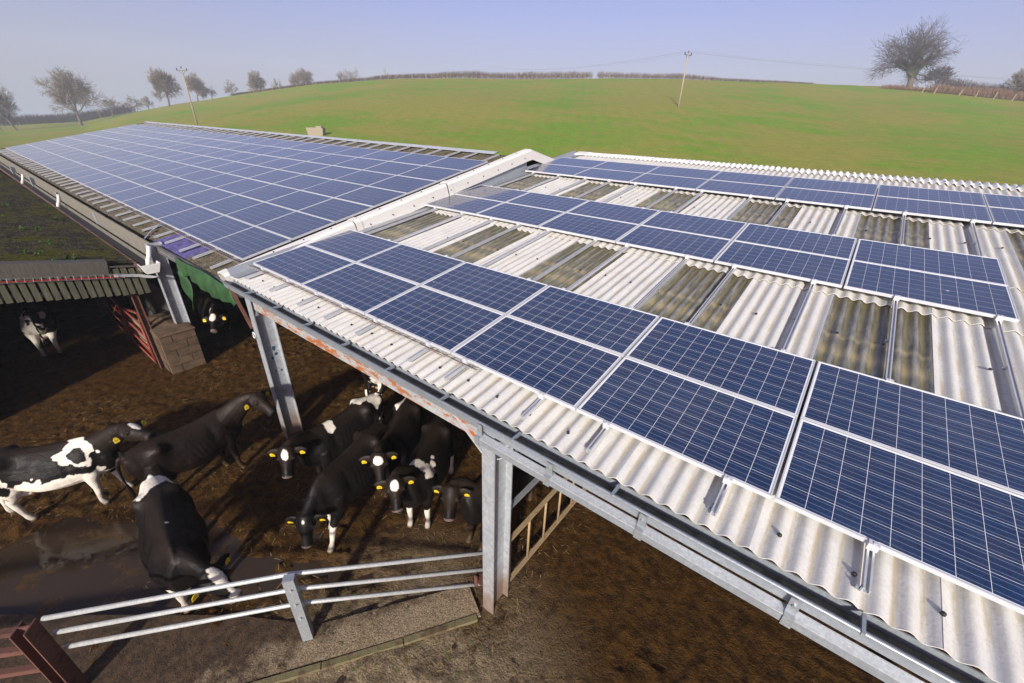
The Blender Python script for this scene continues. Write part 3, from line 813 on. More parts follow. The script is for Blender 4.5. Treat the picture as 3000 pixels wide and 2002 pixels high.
# black fixing caps
capm = MB(); capm.tube([(0, 0, 0), (0, 0, .014), (0, 0, .020)], [.016, .014, .006], 8)
cap_me = capm.mesh('fixing_cap', MAT['black'], False)
for s, xs_ in ((-.20, np.arange(0.3, 16, 3 / 7)), (2.92, np.arange(0.3, 16, 3 / 7)), (6.95, np.arange(0.3, 16, 3 / 7)), (11.22, np.arange(0.45, 16, 2 / 7 * 2))):
    for q in xs_:
        k = round((q - .3) * 7)
        if s != 11.22 and abs((q + .2)) < 0: continue
        if random.random() < .12: continue
        hgt = SN + .034 if s < 11 else SN + .064
        inst('fixing_cap', cap_me, BARN, NR @ T(.3 + k / 7, s + random.uniform(-.03, .03), hgt))
# mounting rails and clamps
RX = [.41, 1.29, 2.15, 2.87, 3.61, 4.64, 5.25, 6.29, 7.0, 8.03, 8.93, 9.86, 10.75, 11.6, 12.5, 13.3]
rp = [(-.021, 0), (.021, 0), (.021, .042), (.009, .042), (.009, .034), (.015, .034), (.015, .006), (-.015, .006), (-.015, .034), (-.009, .034), (-.009, .042), (-.021, .042)]
rail_me = MB().prism(rp, lambda u, v: Vector((u, 0, v)), lambda u, v: Vector((u, 10.45, v))).mesh('mounting_rail', MAT['alu'])
cl_me = MB().box((-.03, -.024, -.050), (.03, .010, .006)).box((-.03, -.024, 0.006), (.03, .016, .010)).tube([(0, -.010, .010), (0, -.010, .017)], .009, 6).mesh('end_clamp', MAT['frame'])
br_me = MB().box((-.055, -.012, -.05), (-.021, .012, -.044)).box((-.027, -.012, -.05), (-.021, .012, -.01)).tube([(-.042, 0, -.046), (-.042, 0, -.025)], .010, 6).mesh('rail_bracket', MAT['galv'])
for x in RX:
    r = inst('mounting_rail', rail_me, BARN, NR @ T(x, -.33, -.089))
    for s in (-.30, 2.95, 6.9):
        inst('rail_bracket', br_me, r, NR @ T(x, s + random.uniform(-.02, .06), -.046))
    for s0, e in ((0.0, 0), (4.0866, 1), (8.0344, 2)):
        inst('end_clamp', cl_me, r, NR @ T(x, s0, 0))
        inst('end_clamp', cl_me, r, NR @ T(x, s0 + 2.035, 0) @ Matrix.Rotation(PI, 4, 'Z'))

# ------------------------------------------------------------------ solar panels
PL, PW = 1.645, 1.003
fm = MB()
fw, fd = .011, .040
fm.box((0, 0, -fd), (PL, fw, 0)); fm.box((0, PW - fw, -fd), (PL, PW, 0))
fm.box((0, fw, -fd), (fw, PW - fw, 0)); fm.box((PL - fw, fw, -fd), (PL, PW - fw, 0))
frame_me = fm.mesh('frame', MAT['frame'])
back_me = MB().box((fw, fw, -.012), (PL - fw, PW - fw, -.0045)).mesh('backsheet', MAT['back'])
cs = .156
cell_me = MB().add([(-cs/2, -cs/2, 0), (cs/2, -cs/2, 0), (cs/2, cs/2, 0), (-cs/2, cs/2, 0)], [(0, 1, 2, 3)]).mesh('cell', MAT['cell'])
# pane with its own cell grid: object origin sits on a cell corner
gx0 = (PL - 10 * .1595) / 2; gy0 = (PW - 6 * .1595) / 2
pm_ = MB()
pane_v = [(fw - gx0, fw - gy0), (PL - fw - gx0, PW - fw - gy0)]
pm_.add([(pane_v[0][0], pane_v[0][1], -.0035), (pane_v[1][0], pane_v[0][1], -.0035), (pane_v[1][0], pane_v[1][1], -.0035), (pane_v[0][0], pane_v[1][1], -.0035)], [(0, 1, 2, 3)])
pane_me = pm_.mesh('pane', MAT['pane'])
def panel(M, label, group, cells):
    o = bpy.data.objects.new('solar_panel', None); o.empty_display_size = .2
    COL.objects.link(o); o.matrix_basis = M
    tag(o, label, 'solar panel', group)
    def ch(nm, me, L):
        c = bpy.data.objects.new(nm, me); COL.objects.link(c); c.parent = o; c.matrix_basis = L
    ch('frame', frame_me, Matrix.Identity(4))
    if cells:
        ch('backsheet', back_me, Matrix.Identity(4))
        for i in range(10):
            for j in range(6):
                ch('cell', cell_me, T(gx0 + .1595 * (i + .5), gy0 + .1595 * (j + .5), -.0040))
    else:
        ch('pane', pane_me, T(gx0, gy0, 0))
for nm, x0, s0, cnt in (('lowest', 0.0, 0.0, 8), ('middle', .0227, 4.0866, 6), ('highest', .0930, 8.0344, 8)):
    for i in range(cnt):
        for j in range(2):
            tilt = Matrix.Rotation(random.uniform(-.0015, .0015), 4, 'X') @ Matrix.Rotation(random.uniform(-.0012, .0012), 4, 'Y')
            panel(NR @ T(x0 + i * PP + .013, s0 + j * PH + .010, random.uniform(-.001, .001)) @ tilt,
                  f'near roof panel, {nm} pair, {"lower" if j == 0 else "upper"} line, {ORD[i]} from the white verge',
                  f'solar panels on the near barn roof', nm != 'highest')
for i in range(21):
    for j in range(7):
        tilt = Matrix.Rotation(random.uniform(-.002, .002), 4, 'X') @ Matrix.Rotation(random.uniform(-.002, .002), 4, 'Y')
        panel(LR @ T(-(i + 1) * PP + .013, j * PH + .012, random.uniform(-.002, .002)) @ tilt,
              f'long roof panel, {ORD[j]} row above the eave, {ORD[i]} from the white verge',
              'solar panels on the long barn roof', False)

# ================================================================== long barn on the left
LB = thing('long_barn', 'long old barn with weathered corrugated roof covered in solar panels', 'barn', (-18.0, 0.0, 0))
LSN = -0.135
lrows = [(-.52, 1.4), (1.25, 4.3), (4.15, 6.6), (6.45, 8.28)]
for r, (s0, s1) in enumerate(lrows):
    me0 = corr_mesh('roof_sheet', 1.0, s0, s1, MAT['sheet_old'], seg=6)
    meP = corr_mesh('coloured_sheet', 1.0, s0, s1, MAT['purple'], seg=6) if r == 0 else None
    for k in range(0, 37):
        a0 = .48 - (k + 1)
        M = LR @ T(a0, s0, LSN + .012 + .003 * (k % 2)) @ Matrix.Rotation(-math.atan(.022 / (s1 - s0)), 4, 'X')
        pur = r == 0 and k in (2, 3)
        inst('coloured_sheet' if pur else 'roof_sheet', meP if pur else me0, LB, M)
# ridge flashing in lengths
for k in range(0, 14):
    a1 = -.62 - k * 2.6; a0 = max(a1 - 2.6, -36.4)
    if a1 <= -36.4: break
    e = .004 * (k % 2)
    MB().prism([(8.14, -.085 + e), (8.14, -.078 + e), (8.32, -.048 + e), (8.5, -.12 + e), (8.5, -.13 + e), (8.32, -.058 + e)],
               lambda s, z: LR @ Vector((a0, s, z)), lambda s, z: LR @ Vector((a1, s, z))).build('ridge_flashing', MAT['galv_light'], LB)
L0 = LR @ Vector((.45, 8.3, LSN)); L1 = LR @ Vector((-36.5, 8.3, LSN))
MB().add([L0, L1, L1 + Vector((0, 8.3, -1.65)), L0 + Vector((0, 8.3, -1.65))], [(0, 1, 2, 3)]).build('far_roof_slope', MAT['sheet_old'], LB)
MB().box((-36.6, 16.2, 0), (-.3, 16.3, 3.1)).build('back_wall', MAT['interior'], LB)  # this and the end wall: unseen, added so the long barn stays dark inside
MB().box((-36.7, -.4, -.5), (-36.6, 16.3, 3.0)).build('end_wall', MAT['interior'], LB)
lrail = MB().prism(rp, lambda u, v: Vector((u, 0, v)), lambda u, v: Vector((u, 8.55, v))).mesh('mounting_rail', MAT['alu'])
for k in range(21):
    for o in (.36, 1.27):
        inst('mounting_rail', lrail, LB, LR @ T(-o - k * PP, -.46, -.089))
# gutter: half round, full of moss, with an end cap
gp = []
for k in range(9): gp.append((-.565 + .075 * math.cos(PI + k * PI / 8), -.165 + .07 * math.sin(PI + k * PI / 8)))
gp2 = gp + [(-.565 + .062 * math.cos(2 * PI - k * PI / 8), -.165 + .058 * math.sin(2 * PI - k * PI / 8)) for k in range(9)]
MB().prism(gp2, lambda s, z: LR @ Vector((.34, s, z)), lambda s, z: LR @ Vector((-36.4, s, z))).build('gutter', MAT['galv'], LB, False)
MB().prism([(-.63, -.185), (-.60, -.168), (-.56, -.160), (-.515, -.17), (-.50, -.19), (-.565, -.222)], lambda s, z: LR @ Vector((.335, s, z)), lambda s, z: LR @ Vector((-36.4, s, z))).build('gutter_moss', MAT['sheet_moss'], LB)
MB().prism([(s * 1.0, z) for s, z in gp], lambda s, z: LR @ Vector((.34, s, z)), lambda s, z: LR @ Vector((.355, s, z))).build('gutter_end_cap', MAT['pvc'], LB)
# front wall cladding: vertical corrugated sheets between gutter and valley
wc = corr_mesh('wall_sheet', 1.0, 0, .55, MAT['wallclad'], seg=6)
for k in range(32):
    c = LR @ Vector((-4.15 - k, -.62, 0)); 
    M = T(c.x, -.56 + (.0106 * (k + 3.5)), 2.44) @ Matrix.Rotation(PI / 2, 4, 'X')
    inst('wall_sheet', wc, LB, M)
# steel posts at the barn mouth
icol(-3.85, -.62, -.34, 3.0, .16, parent=LB, z0=1.0)
MB().bar((-4.1, -.45, 2.86), (.3, -.42, 2.86), .05, .16).build('eaves_beam', MAT['steel_dark'], LB)
for x in (-9.2, -14.5, -20, -25.5):
    icol(x, -.5, -.25, 2.9, .16, parent=LB)
    icol(x, 7.9, 8.2, 4.2, .16, parent=LB)
MB().box((-36, -.44, 0), (-4.9, -.30, 1.6)).build('dwarf_wall', MAT['interior'], LB)
# verge capping: lapped lengths following the roof and folding over its ridge
def verge(s0, s1, big):
    e = .012 if big else 0
    q = [(.36 - e, -.115), (.36 - e, .035 + e), (.42 - e, .075 + e), (.60 + e, .075 + e), (.655 + e, .03 + e), (.665 + e, -.22), (.65, -.22), (.64, .02), (.595, .06), (.43, .06), (.375, .02), (.375, -.115)]
    return MB().prism(q, lambda a, z: LR @ Vector((a, s0, z)), lambda a, z: LR @ Vector((a, s1, z))).build('verge_capping', MAT['verge'], LB)
for s0, s1 in ((-.55, 2.12), (2.15, 4.86), (4.90, 8.22)):
    verge(s0, s1, False); verge(s0, s0 + .14, True)
q = [(.36, -.10), (.36, .035), (.42, .075), (.60, .075), (.655, .03), (.665, -.22)]
fa = LR @ Vector((0, 8.22, 0)); 
def over(y, z): 
    return lambda a, w_: LR @ Vector((a, 8.22 + y, w_ + z))
MB().prism(q, over(0, .002), over(.22, -.01)).build('verge_capping', MAT['verge'], LB)
MB().prism(q, over(.22, -.01), over(1.6, -.66)).build('verge_capping', MAT['verge'], LB)
for s in np.arange(-.2, 8.2, .62):
    inst('fixing_cap', cap_me, LB, LR @ T(.52, s, .074))
    inst('fixing_cap', cap_me, LB, LR @ T(.664, s + .2, -.10) @ Matrix.Rotation(PI / 2, 4, 'Y'))
# white swan-neck downpipes
for x in (-3.72, -13.1, -20.4, -28.0):
    dp = MB()
    dp.tube([(x, -.60, 2.98), (x, -.62, 2.90), (x + .02, -.66, 2.78), (x + .05, -.72, 2.66), (x + .06, -.75, 2.56), (x + .02, -.80, 2.50), (x - .10, -.84, 2.47)], .045, 10)
    d_ = dp.build('downpipe', MAT['pvc'], LB, True)
    MB().tube([(x + .035, -.69, 2.715), (x + .047, -.715, 2.67)], .053, 10).build('collar', MAT['pvc'], d_, True)
# green tarpaulin across the mouth: a thing that hangs from the eave
tv = []; tf = []
nx, nz = 34, 14
for i in range(nx + 1):
    u = i / nx; x = -2.42 + 2.62 * u
    low = np.interp(u, [0, .06, .14, .25, .45, .60, .80, .94, 1.0], [2.58, 2.55, 2.66, 2.64, 2.55, 2.52, 2.57, 2.56, 2.68])
    hi = 2.97 - .02 * math.sin(u * 9)
    for j in range(nz + 1):
        v = j / nz
        tv.append((x, -.50 - .035 * math.sin(u * 13 + 2.2 * math.sin(u * 5) + v * 1.2) * v - .10 * v * (1 - v) + .02 * math.sin(u * 37 + v) * v, hi + (low - hi) * v + .018 * math.sin(u * 17 + 1.7 * math.sin(u * 6)) * v))
for i in range(nx):
    for j in range(nz):
        a = i * (nz + 1) + j; tf.append((a, a + nz + 1, a + nz + 2, a + 1))
mt = MB(); mt.add(tv, tf)
# torn strip hanging at its left
sv = []; sf = []
for j in range(9):
    v = j / 8; z = 2.66 - .86 * v
    xl = -2.45 + .10 * v + .03 * math.sin(v * 9); xr = -2.20 + .16 * v * (1 - v) * 2 + .10 * v - .05 * v
    for k in range(4):
        sv.append((xl + (xr - xl) * k / 3, -.52 - .05 * math.sin(v * 5 + k) , z + .03 * k))
for j in range(8):
    for k in range(3):
        a = j * 4 + k; sf.append((a, a + 1, a + 5, a + 4))
mt.add(sv, sf)
tarp = mt.build('tarpaulin', MAT['tarp'], None, True, loc=(-1.1, -.5, 2.9))
md = tarp.modifiers.new('thickness', 'SOLIDIFY'); md.thickness = .006
tag(tarp, 'torn green tarpaulin hanging from the eave of the long barn', 'tarpaulin')

# ================================================================== mossy shed
SH = thing('mossy_shed', 'low shed with moss covered corrugated roof and slatted gable', 'shed', (-8.0, -2.6, 0))
ths = math.atan(.19)
SR = T(-3.9, -.86, 2.62) @ Matrix.Rotation(PI, 4, 'Z') @ Matrix.Rotation(ths, 4, 'X')     # x runs away from the gable, y up the slope
smesh = [corr_mesh('roof_sheet', 1.0, 0, 2.75, MAT['sheet_moss'], amp=.020, pitch=1 / 7, seg=6), corr_mesh('roof_sheet', 1.0, 0, 3.2, MAT['sheet_moss'], amp=.020, pitch=1 / 7, seg=6)]
for k in range(0, 32):
    for r, s0 in ((0, -.02), (1, 2.6)):
        inst('roof_sheet', smesh[r], SH, SR @ T(k - .05, s0, -.02 + .012 + .003 * (k % 2)) @ Matrix.Rotation(-math.atan(.022 / 2.75), 4, 'X'))
R5 = SR @ Vector((0, 5.7, -.03)); R6 = SR @ Vector((32, 5.7, -.03))
MB().add([R5, R6, R6 + Vector((0, -5.5, -1.0)), R5 + Vector((0, -5.5, -1.0))], [(0, 1, 2, 3)]).build('far_roof_slope', MAT['sheet_moss'], SH)
bv = lambda s, z, x=-.06: SR @ Vector((x, s, z))
for s0, s1 in ((.52, 2.6), (2.58, 5.6)):
    MB().prism([(-.10, -.20), (-.10, .045), (-.08, .06), (.16, .06), (.16, .045), (-.08, .045), (-.082, -.20)], lambda x, z: SR @ Vector((x, s0, z)), lambda x, z: SR @ Vector((x, s1, z))).build('barge_board', MAT['barge'], SH)
MB().box((-.085, -.10, -.075), (.02, .62, -.045), SR).build('verge_board', MAT['barge'], SH)
# gable slats, one by one
slat_me = MB().box((-.010, -.046, -.60), (.010, .046, 0)).mesh('slat', MAT['slat'])
for k in range(40):
    s = .02 + k * .128
    b = SR @ Vector((-.055, s, -.10))
    inst('slat', slat_me, SH, T(b.x, b.y, b.z + random.uniform(-.012, .012)) @ Matrix.Rotation(random.uniform(-.02, .02), 4, 'X') @ Matrix.Rotation(random.uniform(-.03, .03), 4, 'Z'))
for z in (-.22, -.58):
    a = SR @ Vector((.0, .0, z)); b = SR @ Vector((.0, 5.6, z))
    MB().bar(a, b, .05, .10).build('slat_rail', MAT['steel_dark'], SH)
for x in (-9.0, -14.5, -20.0):
    icol(x, -1.25, -1.05, 2.55, .15, parent=SH, mat='steel_dark')
    icol(x, -6.2, -6.0, 3.5, .15, parent=SH, mat='steel_dark')
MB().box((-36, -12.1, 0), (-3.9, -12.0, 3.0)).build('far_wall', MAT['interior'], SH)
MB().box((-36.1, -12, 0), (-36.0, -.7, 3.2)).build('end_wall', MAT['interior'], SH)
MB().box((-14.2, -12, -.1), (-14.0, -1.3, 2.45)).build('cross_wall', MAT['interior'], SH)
MB().box((-4.08, -12, -.1), (-4.0, -3.9, 2.9)).build('sun_block_wall', MAT['interior'], SH)  # out-of-view wall, added to stop sun reaching into the shed
icol(-4.02, -1.18, -1.06, 2.45, .10, parent=SH, mat='rustpost', z0=-.05)
icol(-4.0, -6.1, -5.98, 3.5, .12, parent=SH, mat='rustpost', z0=-.05)
# valley gutter between shed and long barn
MB().prism([(-.90, 2.60), (-.90, 2.50), (-.62, 2.50), (-.62, 2.62), (-.605, 2.62), (-.605, 2.485), (-.915, 2.485), (-.915, 2.60)], lambda y, z: Vector((-3.62, y, z)), lambda y, z: Vector((-36, y + .3, z))).build('valley_gutter', MAT['wallclad'], SH)
MB().prism([(-.935, 2.575), (-.935, 2.625), (-.89, 2.635), (-.89, 2.575)], lambda y, z: Vector((-3.60, y, z)), lambda y, z: Vector((-36, y + .3, z))).build('valley_edge', MAT['redgutter'], SH)
MB().prism([(-.93, 2.66), (-.86, 2.46), (-.64, 2.46), (-.57, 2.66), (-.585, 2.66), (-.65, 2.475), (-.85, 2.475), (-.915, 2.66)], lambda y, z: Vector((-3.64, y, z)), lambda y, z: Vector((-3.42, y, z))).add(
    [(-3.418, -.93, 2.66), (-3.418, -.86, 2.46), (-3.418, -.64, 2.46), (-3.418, -.57, 2.66)], [(0, 1, 2, 3)]).build('gutter_outlet', MAT['pvc'], SH)
# weeds and moss tufts on the shed roof
for k in range(46):
    s = random.uniform(.1, 3.0); xx = random.uniform(.1, 9.5) if k < 38 else random.uniform(9, 18)
    c = SR @ Vector((xx, s, .02))
    tm = MB()
    rr = random.uniform(.03, .09)
    for _ in range(16):
        an = random.uniform(0, 2 * PI); d_ = Vector((math.cos(an), math.sin(an), random.uniform(.2, 1.3))) * rr
        sd = Vector((-math.sin(an), math.cos(an), 0)) * rr * .28
        p0 = c + Vector((random.uniform(-rr, rr), random.uniform(-rr, rr), -.01)) * .6
        tm.add([p0 - sd, p0 + sd, p0 + d_], [(0, 1, 2)])
    tm.build('moss_tuft', MAT['weed'], SH)

# ================================================================== block pier
PR = thing('block_pier', 'muddy concrete block pier at the mouth of the long barn', 'pier', (-4.1, -.74, 0))
MB().box((-4.88, -1.08, -.1), (-3.47, -.40, 1.02)).build('mortar_core', MAT['mortar'], PR)
cap = MB(); cap.add([(-4.92, -1.11, .99), (-3.42, -1.11, .99), (-3.42, -.36, .99), (-4.92, -.36, .99), (-4.92, -1.09, 1.03), (-3.45, -1.09, 1.03), (-3.45, -.38, 1.03), (-4.92, -.38, 1.03), (-4.5, -.75, 1.10), (-3.9, -.72, 1.09)],
    [(3, 2, 1, 0), (0, 1, 5, 4), (1, 2, 6, 5), (2, 3, 7, 6), (3, 0, 4, 7), (4, 5, 9, 8), (5, 6, 9), (6, 7, 8, 9), (7, 4, 8)])
cap.build('capping', MAT['block'], PR)
bz = 0.0
for r in range(5):
    z0 = .0 + r * .198; z1 = z0 + .186
    # end face (towards the yard) and long faces, in running bond
    ys_ = [-1.10, -.60, -.38] if r % 2 else [-1.10, -.86, -.38]
    for a, b in zip(ys_, ys_[1:]):
        MB().box((-3.60, a + .010, z0 + .004), (-3.445 + random.uniform(-.008, .006), b - .010, z1 - .004)).build('block', MAT['block'], PR)
    x = -4.90 + (.22 if r % 2 else 0)
    xs2 = sorted({-4.90, *[x + .45 * k for k in range(4) if x + .45 * k < -3.75], -3.612})
    for a, b in zip(xs2, xs2[1:]):
        for yy in (-1.10, -.38):
            y_in = yy + .10 if yy < -.8 else yy - .10
            MB().box((a + .006, min(yy, y_in), z0), (b - .006, max(yy, y_in), z1)).build('block', MAT['block'], PR)

# ================================================================== red gate in front of the shed
RG = thing('red_gate', 'red painted steel gate with planked panel beside the block pier', 'gate', (-6.1, -1.18, 0))
def rt(a, b, r=.024, nm='rail', mat='red', par=RG): return MB().tube([a, b], r, 8).build(nm, MAT[mat], par, True)
y = -1.20
for z in (.12, .46, .80, 1.14): rt((-8.05, y, z), (-4.15, y, z), .022)
for x in (-8.05, -6.1, -4.15): rt((x, y, .10), (x, y, 1.16), .026, 'stile')
rt((-8.05, y, .12), (-6.1, y, 1.14), .018, 'brace')
fr = MB()
for a, b in (((-5.95, y + .05, .30), (-5.95, y + .05, 1.05)), ((-5.95, y + .05, 1.05), (-4.30, y + .05, 1.38)), ((-4.30, y + .05, 1.38), (-4.30, y + .05, .22)), ((-4.30, y + .05, .22), (-5.95, y + .05, .30)), ((-5.95, y + .05, .68), (-4.30, y + .05, .80))):
    fr.bar(a, b, .04, .05)
fr.build('hung_frame', MAT['red'], RG)
for k in range(3):
    z = .34 + k * .22
    MB().box((-5.93, y + .075, z), (-4.33, y + .098, z + .19)).build('plank', MAT['panelwood'], RG)

# ================================================================== tube fence
FN = thing('tube_fence', 'galvanised three rail tube fence between yard and apron', 'fence', (4.5, -2.1, 0))
A0 = Vector((5.93, -.40, 0)); A1 = Vector((4.515, -2.085, 0)); A2 = Vector((3.14, -3.86, 0))
dirf = (A1 - A2).normalized(); nrm = Vector((-dirf.y, dirf.x, 0))
for (za, zb, zc) in ((.90, 1.10, 1.16), (.58, .83, .92), (.29, .56, .66)):
    o = nrm * .05
    MB().tube([A0 + o + Vector((0, 0, za)), A1 + o + Vector((0, 0, zb)), A2 + o + Vector((0, 0, zc))], .0255, 12).build('rail', MAT['galv_rail'], FN, True)
def chan(base, h, w_, d_, mat, tiltv=Vector((0, 0, 0)), open_=False):
    ux = dirf; uy = nrm
    M = Matrix(((ux.x, uy.x, 0, base.x), (ux.y, uy.y, 0, base.y), (0, 0, 1, 0), (0, 0, 0, 1)))
    mb = MB()
    if not open_:
        mb.box((-w_/2, -d_, -.05), (w_/2, 0, h), M)
    else:
        mb.box((-w_/2, -d_, -.05), (-w_/2 + .012, 0, h), M); mb.box((-w_/2, -.012, -.05), (w_/2, 0, h), M); mb.box((w_/2 - .012, -d_, -.05), (w_/2, 0, h), M)
    return mb.build('post', MAT[mat], FN)
po = chan(A1, 1.17, .115, .09, 'galv')
po['label'] = 'galvanised box post'
for z in (1.02, .76, .50):
    q = A1 - nrm * .092 + Vector((0, 0, z)); 
    MB().tube([q, q - nrm * .016], .016, 6).tube([q - nrm * .016, q - nrm * .03 + dirf * .018], .006, 5).build('hook_bolt', MAT['wire'], po)
RP = thing('rust_fence', 'rusty brown channel post with red-brown angle rails', 'fence', (3.05, -3.97, 0))
ux, uy = dirf, nrm
def rpM(b): return Matrix(((ux.x, uy.x, 0, b.x), (ux.y, uy.y, 0, b.y), (0, 0, 1, 0), (0, 0, 0, 1)))
b0 = A2 - dirf * .09 - nrm * .02
mb = MB(); M = rpM(b0)
mb.box((-.06, -.10, -.05), (-.048, .06, 1.20), M); mb.box((-.048, -.014, -.05), (.048, 0.0, 1.20), M); mb.box((.048, -.10, -.05), (.06, .06, 1.20), M)
mb.build('post', MAT['rustpost'], RP)
for z in (1.10, .80, .46):
    a = b0 - dirf * .06 + Vector((0, 0, z)); b = b0 - dirf * 3.2 + nrm * .25 + Vector((0, 0, z - .04))
    mb = MB(); mb.bar(a, b, .012, .06); mb.bar(a + nrm * .025 + Vector((0, 0, .03)), b + nrm * .025 + Vector((0, 0, .03)), .055, .01)
    mb.build('rail', MAT['rustpost'], RP)
# drop-bolt bracket on the near column
bb = MB(); bb.box((5.80, -.52, .44), (5.93, -.44, .455)); bb.box((5.80, -.53, .36), (5.86, -.515, .56)); bb.box((5.80, -.53, .36), (5.812, -.44, .56))
bb.build('latch_box', MAT['rustpost'], FN)

# ================================================================== barred side gate under the near roof
SG = thing('barrier_gate', 'mud stained barred gate running back under the near roof', 'gate', (6.05, 2.0, 0))
gx = 6.02
MB().bar((gx, -.14, -.05), (gx, -.14, 1.58), .05, .05, (1, 0, 0)).build('post', MAT['galv'], SG)
MB().bar((gx, -.12, 1.56), (gx, 4.3, 1.56), .05, .05).build('top_rail', MAT['galv'], SG)
for z in (.97, .15): MB().bar((gx + .01, -.10, z), (gx + .01, 4.3, z), .045, .05).build('rail', MAT['tan'], SG)
for k in range(11):
    yy = .33 + k * .395
    MB().tube([(gx + .01, yy, .17), (gx + .01, yy, .95)], .017, 8).build('bar', MAT['tan'], SG, True)
MB().bar((gx + .01, -.095, .0), (gx + .01, -.095, 1.0), .035, .03, (1, 0, 0)).build('stile', MAT['tan'], SG)

# ================================================================== wire cable trays and cables
def tray(name, label, P, n_cross, up, side, w_=.055, hgt=.035, cable=None):
    """P: list of points along the tray"""
    th = thing(name, label, 'cable tray', P[0])
    mb = MB()
    offs = [(-w_/2, hgt), (-w_/2, 0), (0, 0), (w_/2, 0), (w_/2, hgt)]
    for u, v in offs: mb.tube([p + side * u + up * v for p in P], .0024, 4)
    tot = sum((b - a).length for a, b in zip(P, P[1:])); acc = 0; k = 0
    for a, b in zip(P, P[1:]):
        L = (b - a).length; d_ = (b - a).normalized()
        while acc < L:
            q = a + d_ * acc
            mb.tube([q + side * u + up * v for u, v in offs], .0022, 4); acc += n_cross
        acc -= L
    mb.build('wire_basket', MAT['wire'], th)
    if cable:
        for c, (du, dv, r, mt) in enumerate(cable):
            pts = []
            for a, b in zip(P, P[1:]):
                nseg = max(2, int((b - a).length / .12))
                for i in range(nseg):
                    q = a.lerp(b, i / nseg)
                    pts.append(q + side * (du + random.uniform(-.006, .006)) + up * (dv + random.uniform(-.003, .004)))
            pts.append(P[-1] + side * du + up * dv)
            MB().tube(pts, r, 5).build('cable', MAT[mt], th, True)
    return th
nup = (NR.to_3x3() @ Vector((0, 0, 1))); nsd = (NR.to_3x3() @ Vector((0, 1, 0)))
tray('cable_tray', 'wire basket tray with red cables along the lowest panels of the near roof',
     [NR @ Vector((x, -.045, -.05)) for x in (-.05, 1.2, 2.6, 4.0, 5.45)], .10, nup, nsd, cable=[(-.012, .012, .0035, 'redcable'), (.006, .012, .004, 'black')])
lup = (LR.to_3x3() @ Vector((0, 0, 1))); lsd = (LR.to_3x3() @ Vector((0, 1, 0)))
tray('cable_tray', 'wire basket tray with red cables along the eave side of the long roof panels',
     [LR @ Vector((a, -.075, -.035)) for a in (.55, -1, -2.4, -4.5, -7, -10, -13)], .10, lup, lsd, cable=[(-.012, .012, .004, 'redcable'), (.008, .012, .005, 'black')])
# looping grey conduits dropping over the eave
CD = thing('conduit_bundle', 'grey conduits looping over the eave and down to the shed', 'conduit', LR @ Vector((-4.6, -.1, 0)))
for k in range(3):
    o = k * .022
    P0 = [LR @ Vector((-4.62 + o, -.02, -.02)), LR @ Vector((-4.42 + o, -.16, -.03)), LR @ Vector((-4.34 + o, -.32, -.06)), LR @ Vector((-4.10 + o, -.50, -.08)), LR @ Vector((-3.95 + o, -.62, -.11)), LR @ Vector((-3.80 + o, -.68, -.22))]
    e = P0[-1]
    P0 += [e + Vector((.05, -.01, -.25)), e + Vector((.10, -.03, -.50)), Vector((-3.52 + o, -.66, 2.36)), Vector((-3.60, -.80, 2.33 + o)), Vector((-3.72, -1.0, 2.38 + o)), Vector((-3.76, -1.35, 2.45 + o))]
    # smooth
    pts = []
    for i in range(len(P0) - 1):
        a = P0[max(i - 1, 0)]; b = P0[i]; c = P0[i + 1]; d_ = P0[min(i + 2, len(P0) - 1)]
        for q in range(5):
            t_ = q / 5
            pts.append(.5 * ((2 * b) + (-a + c) * t_ + (2 * a - 5 * b + 4 * c - d_) * t_ ** 2 + (-a + 3 * b - 3 * c + d_) * t_ ** 3))
    pts.append(P0[-1])
    MB().tube(pts, .010, 6).build('conduit', MAT['greycable'], CD, True)
tray('cable_tray', 'wire tray carrying a red cable across the slatted gable of the shed',
     [Vector((-3.765, -1.2 - k * .9, 2.40 + k * .9 * .19)) for k in range(5)], .11, Vector((0, .18, 1)).normalized(), Vector((1, 0, 0)), .07, .075,
     cable=[(.02, .012, .010, 'redcable'), (.0, .02, .008, 'redcable')])

# concrete trough beyond the ridge
rt_ = 50.0
while rt_ < 120 and math.degrees(math.atan2(polar(-60.6, rt_).z - 5.65, rt_)) < -2.25: rt_ += 1.0
c = polar(-60.6, rt_)
TR = thing('concrete_trough', 'pale concrete trough with a block on it at the field edge', 'trough', c)
Mt = Matrix.Translation(c) @ Matrix.Rotation(math.radians(38), 4, 'Z') @ Matrix.Scale(rt_ / 74.0, 4)
m = MB()
m.add([Mt @ Vector(q) for q in ((-1.0, -.40, -.3), (1.0, -.40, -.3), (1.0, .40, -.3), (-1.0, .40, -.3), (-1.2, -.55, 1.0), (1.2, -.55, 1.0), (1.2, .55, 1.0), (-1.2, .55, 1.0), (-1.1, -.45, 1.0), (1.1, -.45, 1.0), (1.1, .45, 1.0), (-1.1, .45, 1.0), (-1.05, -.42, .6), (1.05, -.42, .6), (1.05, .42, .6), (-1.05, .42, .6))],
      [(0, 1, 5, 4), (1, 2, 6, 5), (2, 3, 7, 6), (3, 0, 4, 7), (4, 5, 9, 8), (5, 6, 10, 9), (6, 7, 11, 10), (7, 4, 8, 11), (8, 9, 13, 12), (9, 10, 14, 13), (10, 11, 15, 14), (11, 8, 12, 15), (12, 13, 14, 15)])
m.build('basin', MAT['trough'], TR)
MB().box((.15, -.35, 1.0), (.95, .35, 1.22), Mt).build('cover_block', MAT['trough'], TR)

